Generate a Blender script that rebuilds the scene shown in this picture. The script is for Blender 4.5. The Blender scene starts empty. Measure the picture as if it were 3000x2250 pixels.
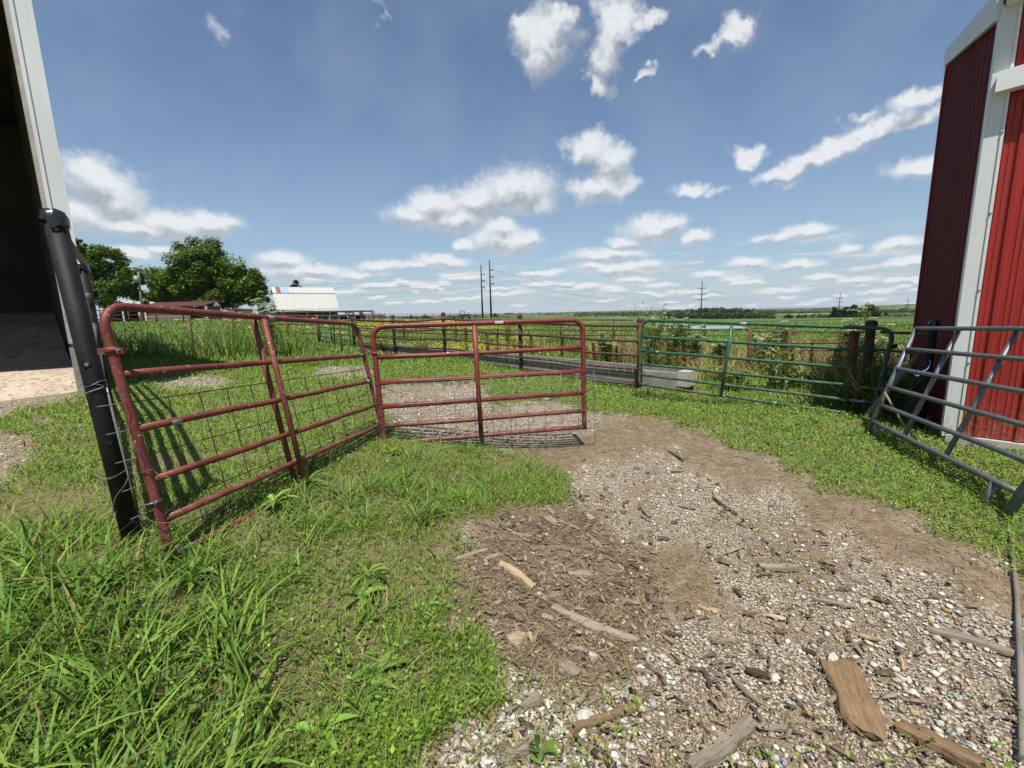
import bpy, bmesh, math, random
import numpy as np
from mathutils import Vector, Matrix
random.seed(7)
RNG = np.random.default_rng(11)
S = bpy.context.scene
COL = S.collection
rad = math.radians

# ------------------------------------------------------------------ camera
F_PX = 1250.0                      # focal length in photograph pixels (3000 x 2250)
EYE = np.array([0.0, 0.0, 1.62])
PITCH = math.atan(203 / 1250.0)
ROLL = rad(1.5)
fwd = np.array([0, math.cos(PITCH), -math.sin(PITCH)])
_r0 = np.array([1.0, 0, 0]); _u0 = np.cross(_r0, fwd)
right = math.cos(ROLL) * _r0 - math.sin(ROLL) * _u0
upv = math.sin(ROLL) * _r0 + math.cos(ROLL) * _u0
cam_d = bpy.data.cameras.new('camera'); cam = bpy.data.objects.new('camera', cam_d); COL.objects.link(cam)
M = Matrix(((right[0], upv[0], -fwd[0], EYE[0]), (right[1], upv[1], -fwd[1], EYE[1]),
            (right[2], upv[2], -fwd[2], EYE[2]), (0, 0, 0, 1)))
cam.matrix_world = M
cam_d.sensor_width = 36.0; cam_d.lens = 36.0 * F_PX / 3000.0
cam_d.clip_start = 0.05; cam_d.clip_end = 20000
S.camera = cam

# ------------------------------------------------------------------ world, sun, exposure
SUN_EL = rad(65); SUN_AZ = math.pi          # behind the camera, high
sun_d = bpy.data.lights.new('sun', 'SUN'); sun = bpy.data.objects.new('sun', sun_d); COL.objects.link(sun)
sun_d.energy = 4.9; sun_d.angle = rad(0.53); sun_d.color = (1.0, 0.955, 0.88)
sun.rotation_euler = (math.pi / 2 - SUN_EL, 0, 0)
sun.location = (0, -20, 40)
S.view_settings.view_transform = 'Standard'; S.view_settings.look = 'None'
S.view_settings.gamma = 1.0; S.view_settings.exposure = 0.42; S.view_settings.use_curve_mapping = False
S.cycles.use_denoising = True; S.cycles.denoiser = 'OPENIMAGEDENOISE'; S.cycles.denoising_input_passes = 'RGB_ALBEDO_NORMAL'; S.cycles.denoising_prefilter = 'ACCURATE'
S.cycles.max_bounces = 6; S.cycles.diffuse_bounces = 3; S.cycles.glossy_bounces = 2
S.cycles.transmission_bounces = 3; S.cycles.transparent_max_bounces = 6
S.cycles.use_adaptive_sampling = True; S.cycles.adaptive_threshold = 0.02
S.cycles.sample_clamp_indirect = 6.0

def pix_ray(px, py):
    return fwd + right * ((px - 1500) / F_PX) + upv * ((1125 - py) / F_PX)
def azel(px, py):
    d = pix_ray(px, py); d = d / np.linalg.norm(d)
    return math.atan2(d[0], d[1]), math.asin(d[2])

world = bpy.data.worlds.new('World'); S.world = world; world.use_nodes = True
nt = world.node_tree; nt.nodes.clear()
class NB:
    """small helper for chaining nodes"""
    def __init__(self, tree): self.t = tree; self.l = tree.links
    def n(self, kind, **kw):
        nd = self.t.nodes.new(kind)
        for k, v in kw.items(): setattr(nd, k, v)
        return nd
    def put(self, sock, v):
        if v is None: return
        if isinstance(v, bpy.types.NodeSocket): self.l.new(v, sock)
        else: sock.default_value = v
    def math(self, op, a, b=None, c=None, clamp=False):
        nd = self.n('ShaderNodeMath', operation=op, use_clamp=clamp)
        self.put(nd.inputs[0], a); self.put(nd.inputs[1], b); self.put(nd.inputs[2], c)
        return nd.outputs[0]
    def vmath(self, op, a, b=None, c=None):
        nd = self.n('ShaderNodeVectorMath', operation=op)
        self.put(nd.inputs[0], a); self.put(nd.inputs[1], b); self.put(nd.inputs[2], c)
        return nd.outputs['Value'] if op in ('LENGTH', 'DOT_PRODUCT', 'DISTANCE') else nd.outputs[0]
    def noise(self, vec, scale, detail=4, rough=0.55, dist=0.0):
        nd = self.n('ShaderNodeTexNoise'); self.put(nd.inputs['Vector'], vec)
        nd.inputs['Scale'].default_value = scale; nd.inputs['Detail'].default_value = detail
        nd.inputs['Roughness'].default_value = rough; nd.inputs['Distortion'].default_value = dist
        return nd
    def ss(self, x, lo, hi):
        nd = self.n('ShaderNodeMapRange', interpolation_type='SMOOTHSTEP')
        self.put(nd.inputs['Value'], x); nd.inputs['From Min'].default_value = lo; nd.inputs['From Max'].default_value = hi
        return nd.outputs[0]
    def mix(self, f, a, b, blend='MIX'):
        nd = self.n('ShaderNodeMix', data_type='RGBA', blend_type=blend)
        self.put(nd.inputs[0], f); self.put(nd.inputs[6], a); self.put(nd.inputs[7], b)
        return nd.outputs[2]
    def sep(self, v):
        nd = self.n('ShaderNodeSeparateXYZ'); self.put(nd.inputs[0], v); return nd.outputs
    def comb(self, x, y, z=0.0):
        nd = self.n('ShaderNodeCombineXYZ'); self.put(nd.inputs[0], x); self.put(nd.inputs[1], y); self.put(nd.inputs[2], z)
        return nd.outputs[0]

# cumulus puffs of the photograph: centre and radii as seen (converted to bearing and elevation), strength
PUFFS = [
 (1180,85,62,72,1),(1160,130,44,52,1),(1222,35,30,24,1),(1140,55,30,30,.9),
 (1335,45,50,44,.82),(1310,110,34,58,.85),(1292,182,28,28,.85),(1402,28,36,20,.7),(1392,156,26,14,.6),
 (1588,62,46,38,.95),(1535,100,40,16,.55),(1620,40,24,22,.7),
 (1262,318,58,30,.9),(1312,352,44,44,.8),(1300,402,62,32,.9),(1268,425,30,18,.6),(1345,405,26,30,.6),
 (1110,412,92,54,1),(1030,432,60,40,1),(940,440,60,40,1),(900,466,62,28,1),(985,470,80,30,1),(1160,440,46,24,.7),
 (1085,518,76,32,1),(1140,514,26,22,.9),(1000,526,26,16,.9),(1080,492,40,22,.9),
 (1405,496,66,32,1),(1345,524,40,14,.7),(1440,484,36,22,.9),
 (1310,552,82,15,.85),(1330,581,96,18,.9),(1280,575,40,14,.8),(1390,570,40,12,.7),
 (1500,516,34,16,.95),(1600,344,34,22,.95),(1496,404,42,13,.85),(1545,412,30,10,.45),
 (1690,372,60,16,.85),(1745,350,62,20,.95),(1810,318,62,24,.95),(1870,290,58,24,.9),(1930,268,60,24,.8),(1870,252,40,14,.5),(1980,212,70,24,.8),(2010,255,60,22,.7),(1800,330,110,22,.55),(1990,368,66,24,.9),(1700,396,36,8,.6),
 (1740,496,60,14,.9),(1690,510,40,9,.8),(1640,515,30,8,.5),
 (1845,532,20,10,.9),(1945,527,56,17,.95),(1962,569,46,13,.9),(1612,569,46,13,.9),(1722,570,58,12,.9),(1780,600,60,8,.6),(1580,600,60,8,.6),
 (205,395,92,52,1),(240,430,70,44,1),(370,480,110,34,1),(458,478,62,26,1),(300,492,120,24,1),(180,470,70,40,.8),
 (290,550,60,16,.8),(350,538,40,14,.8),
 (612,564,54,20,1),(680,582,68,14,1),(630,588,70,16,.8),
 (832,576,56,12,.95),(955,564,56,16,1),(905,574,40,9,.8),(1000,597,46,11,.9),(830,618,60,8,.8),(920,620,46,8,.8),(745,630,60,7,.7),(1100,634,60,7,.7),
 (460,68,34,30,.34),(826,22,14,32,.3),
 (1190,590,30,8,.7),(1250,626,50,7,.7),(1370,604,46,7,.8),(1430,616,44,6,.7),(1480,628,60,6,.7),(1690,626,70,6,.7),(1850,604,60,8,.7),(1900,628,60,6,.7),
]
_pr = random.Random(21)
for _i in range(60):                      # the many small clouds stacked towards the horizon
    _y = 590 + 74 * _pr.random() ** .8; _k = max(.25, (672 - _y) / 80)
    PUFFS.append((_pr.uniform(640, 2030), _y, _pr.uniform(16, 46) * (.5 + .6 * _k), _pr.uniform(5, 11) * _k, _pr.uniform(.72, .95)))
SKY_STRENGTH = 0.093
def build_world():
    b = NB(nt)
    out = b.n('ShaderNodeOutputWorld')
    sky = b.n('ShaderNodeTexSky', sky_type='NISHITA'); sky.sun_disc = False
    sky.sun_elevation = SUN_EL; sky.sun_rotation = SUN_AZ
    sky.altitude = 0; sky.air_density = 1.0; sky.dust_density = 0.1; sky.ozone_density = 1.0
    tc = b.n('ShaderNodeTexCoord').outputs['Generated']
    d = b.vmath('NORMALIZE', tc)
    x, y, z = b.sep(d)
    az = b.math('ARCTAN2', x, y); el = b.math('ARCSINE', z)
    # noise in direction space, stretched sideways towards the horizon
    nz = b.noise(d, 6.0, 4, 0.6)
    wv = b.vmath('SUBTRACT', nz.outputs['Color'], (0.5, 0.5, 0.5))
    nz2 = b.noise(d, 24.0, 4, 0.62); nz3 = b.noise(d, 70.0, 3, 0.65)
    wv2 = b.vmath('SUBTRACT', nz2.outputs['Color'], (0.5, 0.5, 0.5))
    squash = b.ss(el, 0.0, 0.45)
    warp = b.vmath('ADD', b.vmath('MULTIPLY', wv, (0.11, 0.08, 0)), b.vmath('MULTIPLY', wv2, (0.075, 0.065, 0)))
    sq = b.math('MULTIPLY_ADD', squash, 0.75, 0.25)
    warp = b.vmath('MULTIPLY', warp, b.comb(sq, sq, 0.0))
    p0 = b.vmath('ADD', b.comb(az, el), warp)
    def field(p, puffs):
        acc = None
        for (a0, e0, sx, sy, s) in puffs:
            v = b.vmath('MULTIPLY_ADD', p, (sx, sy, 0), (-a0 * sx, -e0 * sy, (1 - s) * 1.5))
            L = b.vmath('LENGTH', v)
            acc = L if acc is None else b.math('SMOOTH_MIN', acc, L, 0.35)
        return acc
    k = 3000 / 2212; ALL = []
    for (cx, cy, rx, ry, s) in PUFFS:
        a0, e0 = azel(cx * k, cy * k); a1, _ = azel((cx + rx) * k, cy * k); _, e1 = azel(cx * k, (cy - ry) * k)
        ALL.append((a0, e0, 1 / max(abs(a1 - a0), .004), 1 / max(abs(e1 - e0), .003), s))
    lift = b.math('MULTIPLY_ADD', squash, 0.035, 0.006)
    p1 = b.vmath('ADD', p0, b.comb(0.0, lift, 0.0))
    fine = b.math('SUBTRACT', nz3.outputs['Fac'], 0.5)
    # thin high veil
    veil = b.math('MULTIPLY', b.ss(nz.outputs['Fac'], 0.30, 0.75), 0.24)
    hzf = b.math('MULTIPLY', b.math('POWER', b.math('SUBTRACT', 1.0, b.math('MAXIMUM', z, 0.0)), 7.0), 0.80)
    skyb = b.mix(hzf, b.mix(1.0, sky.outputs[0], (0.87, 0.90, 0.92, 1), 'MULTIPLY'), (2.6, 3.55, 4.7, 1))
    skyc = b.mix(veil, skyb, (3.0, 3.7, 4.7, 1))
    # small fair weather clouds over the rest of the sky: a flat layer seen in perspective
    zz = b.math('MAXIMUM', b.math('ADD', z, 0.035), 0.02)
    pl = b.comb(b.math('DIVIDE', x, zz), b.math('DIVIDE', y, zz), 0.0)
    big = b.noise(pl, 0.9, 5, 0.56)
    low = b.math('SUBTRACT', 1.0, b.ss(el, 0.07, 0.19))
    side = b.ss(b.math('ABSOLUTE', az), 0.98, 1.25)      # beside and behind the camera the layer carries on at all heights
    cover = b.math('MAXIMUM', low, side)
    thr = b.math('MULTIPLY_ADD', cover, -0.12, 0.62)
    dl = b.math('SUBTRACT', big.outputs['Fac'], thr)
    dlay = b.math('MULTIPLY', b.ss(dl, 0.0, 0.14), b.ss(cover, 0.05, 0.9))
    dlay = b.math('MULTIPLY', dlay, b.math('MULTIPLY_ADD', b.ss(el, -0.01, 0.07), 0.55, 0.30))
    lit_l = b.math('MULTIPLY_ADD', b.math('SUBTRACT', nz2.outputs['Fac'], 0.5), 1.6, 0.60, clamp=True)
    lcol = b.mix(lit_l, (2.9, 3.2, 3.65, 1), (6.9, 7.05, 7.2, 1))
    under = b.mix(b.math('MULTIPLY', dlay, 0.93), skyc, lcol)
    def background(c):
        g = b.n('ShaderNodeBackground'); b.l.new(c, g.inputs['Color']); g.inputs['Strength'].default_value = SKY_STRENGTH; return g.outputs[0]
    shader = background(under)
    EDGES = [-1.10, -.52, -.26, -.07, .10, .30, .52, 1.10]
    for i in range(len(EDGES) - 1):
        lo, hi = EDGES[i], EDGES[i + 1]
        pf = [q for q in ALL if q[0] + 1.25 / q[2] + .045 > lo and q[0] - 1.25 / q[2] - .045 < hi]
        f0 = field(p0, pf); f1 = field(p1, pf)
        body = b.math('MULTIPLY_ADD', fine, 0.55, f0)
        dens = b.math('POWER', b.math('SUBTRACT', 1.0, b.ss(body, 0.50, 1.50)), 1.25)
        # light: bright tops, greyer bases and thick middles
        lit = b.math('MULTIPLY_ADD', b.math('SUBTRACT', f1, f0), 1.2, 0.40, clamp=True)
        lit = b.math('MULTIPLY_ADD', b.ss(f0, 0.45, 1.2), 0.22, lit, clamp=True)
        lit = b.math('MULTIPLY_ADD', b.math('SUBTRACT', nz2.outputs['Fac'], 0.5), 1.1, lit, clamp=True)
        lit = b.math('MULTIPLY_ADD', fine, 0.6, lit, clamp=True)
        lit = b.math('MULTIPLY_ADD', b.math('SUBTRACT', 1.0, squash), 0.26, lit, clamp=True)
        col = b.mix(b.math('MULTIPLY', dens, 0.93), under, b.mix(lit, (2.9, 3.2, 3.65, 1), (6.9, 7.05, 7.2, 1)))
        inside = b.math('MULTIPLY', b.math('GREATER_THAN', az, lo), b.math('LESS_THAN', az, hi + 1e-5))
        mx = b.n('ShaderNodeMixShader'); b.l.new(inside, mx.inputs[0])
        b.l.new(shader, mx.inputs[1]); b.l.new(background(col), mx.inputs[2]); shader = mx.outputs[0]
    b.l.new(shader, out.inputs['Surface'])
build_world()
world.cycles.sampling_method = 'NONE'

# ------------------------------------------------------------------ terrain function and pixel helpers
def ss(t):
    t = np.clip(t, 0, 1); return t * t * (3 - 2 * t)
_wr = np.random.default_rng(3)
_W = [(_wr.uniform(0, 6.28), _wr.uniform(0, 6.28)) for _ in range(24)]
def wav(x, y, freq, seed=0, n=6):
    """cheap smooth noise, about -1..1"""
    v = 0
    for i in range(n):
        a, ph = _W[(seed * 5 + i) % 24]
        f = freq * (0.6 + 0.9 * ((i * 0.618 + seed * .37) % 1))
        v = v + np.sin((x * math.cos(a) + y * math.sin(a)) * f + ph + seed * 1.7)
    return v / math.sqrt(n) * 0.8
def terr(x, y):
    x = np.asarray(x, float); y = np.asarray(y, float)
    r = np.hypot(x, y) + 1e-6
    s = np.where(y > 0, x / r, np.sign(x))
    z = 0.45 * ss((0.6 - x) / 3.0) * (1 - 0.75 * ss((y - 9) / 9) * ss((x + 9) / 6))
    wl = ss((-0.05 - s) / 0.6)
    z = z + wl * 1.5 * ss((r - 22) / 45) - 0.3 * wl * ss((r - 75) / 60)
    wr = ss((s + 0.02) / 0.55)
    z = z - wr * (0.35 * ss((r - 9) / 10) + 8.0 * ss((r - 16) / 520))
    z = z - 0.14 * ss((x - 1.0) / 1.6) * ss((y - 6.3) / 2.2) * (1 - ss((r - 14) / 10))
    z = z - (1 - wr) * ss((r - 160) / 700) * 4.0
    far = ss((r - 650) / 1300)
    a = np.arctan2(x, y)
    z = z + far * (7.5 + 5.0 * np.sin(a * 5.3 + 1.0) + 3.0 * np.sin(a * 13 + r * .002) + 12 * ss((a - .62) / .25))
    near = 1 - ss((r - 5) / 20)
    z = z + near * (0.018 * wav(x, y, 2.3, 1) + 0.008 * wav(x, y, 7.0, 2))
    z = z + (1 - near) * 0.10 * wav(x, y, 0.25, 3) * ss((r - 12) / 20)
    return z
def tz(x, y): return float(terr(x, y))
def at_z(px, py, z=0.0):
    d = pix_ray(px, py); return EYE + d * ((z - EYE[2]) / d[2])
def at_y(px, py, y):
    d = pix_ray(px, py); return EYE + d * (y / d[1])
def on_ground(px, py):
    z = 0.0
    for _ in range(25):
        p = at_z(px, py, z); z = 0.5 * z + 0.5 * tz(p[0], p[1])
    return np.array([p[0], p[1], tz(p[0], p[1])])
def project(P):
    v = P - EYE; w = v @ fwd
    return 1500 + F_PX * (v @ right) / w, 1125 - F_PX * (v @ upv) / w
def in_poly(px, py, poly):
    inside = np.zeros(px.shape, bool); n = len(poly)
    for i in range(n):
        x1, y1 = poly[i]; x2, y2 = poly[(i + 1) % n]
        c = ((y1 > py) != (y2 > py))
        if y1 != y2: c &= px < (x2 - x1) * (py - y1) / (y2 - y1) + x1
        inside ^= c
    return inside

# ------------------------------------------------------------------ materials
MAT = {}
def new_mat(name):
    m = bpy.data.materials.new(name); m.use_nodes = True; m.node_tree.nodes.clear()
    MAT[name] = m; return m, NB(m.node_tree)
def finish(b, bsdf):
    o = b.n('ShaderNodeOutputMaterial'); b.l.new(bsdf, o.inputs['Surface']); return o
def principled(b, col, rough=0.6, metal=0.0, spec=0.4, bump=None, bstr=0.3, bdist=0.01):
    p = b.n('ShaderNodeBsdfPrincipled')
    b.put(p.inputs['Base Color'], col); b.put(p.inputs['Roughness'], rough); b.put(p.inputs['Metallic'], metal)
    p.inputs['Specular IOR Level'].default_value = spec
    if bump is not None:
        bn = b.n('ShaderNodeBump'); bn.inputs['Strength'].default_value = bstr; bn.inputs['Distance'].default_value = bdist
        b.l.new(bump, bn.inputs['Height']); b.l.new(bn.outputs[0], p.inputs['Normal'])
    return p
def pos(b): return b.n('ShaderNodeNewGeometry').outputs['Position']
def obj_rand(b): return b.n('ShaderNodeObjectInfo').outputs['Random']
def rgb(*c): return (c[0], c[1], c[2], 1.0)
def mottled(name, c1, c2, scale=6, rough=0.65, metal=0.0, spec=0.35, c3=None, s3=25, t3=0.6, bstr=0.25, bdist=0.004, stretch=None, detail=5):
    """two-tone noise colour, third tone in patches"""
    m, b = new_mat(name); P = pos(b)
    if stretch: P = b.vmath('MULTIPLY', P, stretch)
    n1 = b.noise(P, scale, detail, 0.6)
    col = b.mix(b.ss(n1.outputs['Fac'], 0.35, 0.65), rgb(*c1), rgb(*c2))
    n2 = b.noise(P, s3, 4, 0.6)
    if c3: col = b.mix(b.ss(n2.outputs['Fac'], t3, t3 + 0.05), col, rgb(*c3))
    p = principled(b, col, rough, metal, spec, n2.outputs['Fac'], bstr, bdist)
    finish(b, p.outputs[0]); return m
def worn_paint(name, c1, c2, fade, rust, rough, t_rust=.60, t_chip=.66):
    """old enamel: uneven fading, rust bleeding through in patches, pale chips and long scratches, dried mud low down"""
    m, b = new_mat(name); P = pos(b)
    n1 = b.noise(P, 6.0, 5, .6); n2 = b.noise(P, 48.0, 4, .6); n3 = b.noise(P, 13.0, 5, .65); n4 = b.noise(b.vmath('MULTIPLY', P, (9, 9, 60)), 6.0, 3, .6)
    col = b.mix(b.ss(n1.outputs['Fac'], .35, .65), rgb(*c1), rgb(*c2))
    col = b.mix(b.math('MULTIPLY', b.ss(n3.outputs['Fac'], .45, .75), .7), col, rgb(*fade))
    rf = b.ss(b.math('ADD', b.math('MULTIPLY', n3.outputs['Fac'], .6), b.math('MULTIPLY', n2.outputs['Fac'], .4)), t_rust, t_rust + .05)
    col = b.mix(b.math('MULTIPLY', rf, .85), col, rgb(*rust))
    chip = b.math('MAXIMUM', b.ss(n2.outputs['Fac'], t_chip, t_chip + .03), b.math('MULTIPLY', b.ss(n4.outputs['Fac'], .70, .74), .6))
    col = b.mix(chip, col, (.34, .29, .25, 1))
    z = b.sep(P)[2]
    mud = b.math('MULTIPLY', b.math('SUBTRACT', 1.0, b.ss(z, .25, .95)), b.ss(n3.outputs['Fac'], .42, .62))
    col = b.mix(b.math('MULTIPLY', mud, .55), col, (.17, .125, .085, 1))
    rg = b.math('MULTIPLY_ADD', rf, .3, rough)
    p = principled(b, col, rg, 0, .35, n2.outputs['Fac'], .3, .003); finish(b, p.outputs[0]); return m
worn_paint('red_paint', (.185, .032, .025), (.12, .023, .019), (.21, .058, .045), (.10, .042, .024), .45)
worn_paint('red_paint_old', (.18, .036, .027), (.105, .026, .021), (.21, .07, .052), (.10, .045, .026), .52, .575, .64)
worn_paint('green_paint', (.018, .098, .050), (.014, .075, .04), (.05, .14, .085), (.07, .06, .035), .38, .64, .67)
mottled('galv', (.13, .145, .16), (.17, .18, .19), 14, .45, .55, c3=(.24, .25, .26), s3=60, t3=.64)
mottled('galv_wire', (.20, .21, .22), (.14, .14, .15), 30, .45, .6)
mottled('dull_wire', (.055, .06, .06), (.085, .085, .08), 30, .5, .5)
mottled('scuff', (.33, .35, .36), (.24, .25, .26), 30, .5, .4)
mottled('black_pipe', (.008, .008, .009), (.014, .013, .012), 9, .6, spec=.22, c3=(.05, .046, .042), s3=80, t3=.68)
mottled('black_tar', (.012, .012, .014), (.02, .02, .022), 30, .22, spec=.6, bstr=.6)
mottled('rust', (.12, .047, .024), (.065, .030, .020), 7, .75, c3=(.19, .085, .04), s3=20, t3=.60)
mottled('dark_rust', (.055, .026, .018), (.085, .04, .026), 5, .75, c3=(.13, .06, .03), s3=18, t3=.62)
mottled('bare_pipe', (.20, .17, .14), (.13, .11, .09), 12, .6, .1, c3=(.09, .05, .035), s3=24, t3=.62)
mottled('white_fascia', (.70, .71, .70), (.64, .65, .64), 2.0, .4, bstr=.05)
def siding(name, c1, c2, rough=.4, dirt=(.24, .17, .12)):
    m, b = new_mat(name); P = pos(b)
    n1 = b.noise(b.vmath('MULTIPLY', P, (1, 1, .22)), 2.2, 5, .6); n2 = b.noise(P, 22.0, 4, .65); n3 = b.noise(b.vmath('MULTIPLY', P, (14, 14, .7)), 1.0, 4, .6)
    col = b.mix(b.ss(n1.outputs['Fac'], .35, .65), rgb(*c1), rgb(*c2))
    col = b.mix(b.math('MULTIPLY', b.ss(n3.outputs['Fac'], .52, .72), .35), col, rgb(*[q * .6 for q in c1]))
    z = b.sep(P)[2]
    mud = b.math('MULTIPLY', b.math('SUBTRACT', 1.0, b.ss(z, .05, .75)), b.ss(n2.outputs['Fac'], .38, .68))
    col = b.mix(b.math('MULTIPLY', mud, .7), col, rgb(*dirt))
    p = principled(b, col, rough, 0, .3, n2.outputs['Fac'], .05, .004); finish(b, p.outputs[0]); return m
siding('red_siding', (.34, .030, .022), (.27, .026, .020))  # lit copy: red raised for the sunlit front wall
siding('white_metal', (.70, .71, .70), (.63, .64, .63), .42, (.36, .31, .25))
mottled('red_siding_shade', (.115, .014, .013), (.095, .012, .012), 1.2, .75, spec=.08, bstr=.03)  # same siding painted darker, shade put into the side wall's colour
mottled('concrete', (.30, .285, .25), (.22, .205, .175), 4, .9, c3=(.13, .125, .11), s3=9, t3=.58, bstr=.5)
mottled('concrete_dirty', (.27, .255, .22), (.19, .182, .158), 3, .9, c3=(.33, .315, .275), s3=7, t3=.60, bstr=.4)
mottled('concrete_pale', (.42, .40, .36), (.34, .32, .28), 5, .9, c3=(.25, .22, .18), s3=12, t3=.62, bstr=.4)
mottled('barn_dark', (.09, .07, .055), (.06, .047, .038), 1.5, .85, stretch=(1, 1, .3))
mottled('barn_floor', (.47, .39, .30), (.37, .30, .23), 2.0, .95, c3=(.20, .16, .12), s3=11, t3=.56, bstr=.8, bdist=.02)
mottled('bark', (.09, .07, .055), (.055, .043, .034), 8, .9, stretch=(1, 1, .25))
mottled('board_grey', (.21, .185, .155), (.15, .13, .11), 3, .85, stretch=(6, 6, .4))
mottled('tin_white', (.46, .455, .43), (.40, .39, .36), .8, .5, c3=(.33, .29, .24), s3=1.6, t3=.66, bstr=.03, stretch=(3, 3, .6))
mottled('tin_rust', (.22, .12, .075), (.15, .08, .055), 2, .7)
mottled('tin_blue', (.30, .37, .46), (.26, .33, .42), 2, .5)
mottled('red_boards', (.10, .026, .022), (.075, .022, .019), 1.5, .7, stretch=(4, 4, .5))
mottled('grey_tin', (.34, .35, .35), (.27, .28, .28), 1.0, .5)
mottled('cow_black', (.012, .011, .010), (.02, .017, .015), 3, .6)
mottled('cow_brown', (.07, .028, .016), (.045, .02, .012), 3, .6)
mottled('hay', (.34, .27, .12), (.22, .17, .07), 14, .95, bstr=.8, bdist=.03)
mottled('pole_wood', (.035, .029, .026), (.05, .04, .034), 4, .8)
mottled('pole_pale', (.20, .175, .15), (.14, .12, .10), 4, .85)
mottled('hole_shade', (.006, .006, .006), (.008, .008, .008), 3, .9)
mottled('stone_white', (.46, .435, .385), (.34, .32, .28), 26, .85, bstr=.5)
mottled('stone_tan', (.38, .29, .18), (.28, .21, .14), 14, .9, bstr=.5)
mottled('stone_red', (.28, .12, .06), (.20, .09, .05), 18, .9, bstr=.5)
mottled('paper_white', (.72, .72, .70), (.66, .66, .64), 20, .6)
mottled('ink', (.05, .05, .05), (.06, .06, .06), 20, .6)
mottled('twine_blue', (.16, .24, .62), (.22, .30, .70), 20, .6)
mottled('old_wire', (.16, .12, .085), (.10, .075, .055), 30, .6, .2)
mottled('tyre', (.02, .02, .02), (.03, .03, .03), 6, .8)

def wood_mat(name, c1, c2, c3):
    m, b = new_mat(name)
    tc = b.n('ShaderNodeTexCoord').outputs['Object']
    r = obj_rand(b)
    P = b.vmath('ADD', b.vmath('MULTIPLY', tc, (3.0, 28.0, 28.0)), b.comb(b.math('MULTIPLY', r, 40.0), 0.0, 0.0))
    n1 = b.noise(P, 2.2, 6, 0.62); n2 = b.noise(P, 6.0, 4, 0.6)
    col = b.mix(b.ss(n1.outputs['Fac'], .32, .68), rgb(*c1), rgb(*c2))
    col = b.mix(b.ss(n2.outputs['Fac'], .58, .68), col, rgb(*c3))
    hsv = b.n('ShaderNodeHueSaturation'); b.put(hsv.inputs['Value'], b.math('MULTIPLY_ADD', r, .5, .75)); b.put(hsv.inputs['Color'], col)
    p = principled(b, hsv.outputs[0], .9, 0, .2, n1.outputs['Fac'], .9, .006)
    finish(b, p.outputs[0]); return m
wood_mat('wood_grey', (.27, .225, .175), (.17, .135, .10), (.08, .06, .045))
wood_mat('wood_tan', (.40, .30, .19), (.29, .21, .13), (.15, .105, .065))
wood_mat('wood_brown', (.20, .13, .072), (.125, .08, .046), (.05, .035, .024))
wood_mat('wood_bark', (.075, .05, .035), (.045, .032, .024), (.12, .085, .055))

def foliage_mat(name, rough=0.5, trans=0.35, spec=0.3, sat=1.0):
    """colour from the per-leaf attribute 'tint'; light passes through"""
    m, b = new_mat(name)
    a = b.n('ShaderNodeAttribute'); a.attribute_name = 'tint'
    col = a.outputs['Color']
    p = principled(b, col, rough, 0, spec)
    t = b.n('ShaderNodeBsdfTranslucent')
    hs = b.n('ShaderNodeHueSaturation'); hs.inputs['Value'].default_value = 1.25; hs.inputs['Hue'].default_value = 0.485; b.put(hs.inputs['Color'], col)
    b.l.new(hs.outputs[0], t.inputs['Color'])
    mx = b.n('ShaderNodeMixShader'); mx.inputs[0].default_value = trans
    b.l.new(p.outputs[0], mx.inputs[1]); b.l.new(t.outputs[0], mx.inputs[2])
    finish(b, mx.outputs[0]); return m
foliage_mat('leafage', .55, .27, .2); foliage_mat('tree_leafage', .55, .25, .25)
def tint_mat(name, rough=.9, bscale=60.0, bstr=.3):
    m, b = new_mat(name)
    a = b.n('ShaderNodeAttribute'); a.attribute_name = 'tint'
    n1 = b.noise(pos(b), bscale, 4, .6)
    col = b.mix(b.math('MULTIPLY', n1.outputs['Fac'], .5), a.outputs['Color'], b.mix(1.0, a.outputs['Color'], (.55, .53, .5, 1), 'MULTIPLY'))
    p = principled(b, col, rough, 0, .25, n1.outputs['Fac'], bstr, .004)
    finish(b, p.outputs[0]); return m
tint_mat('stone_tint', .85, 90, .4); tint_mat('chip_tint', .9, 120, .6)

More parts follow.
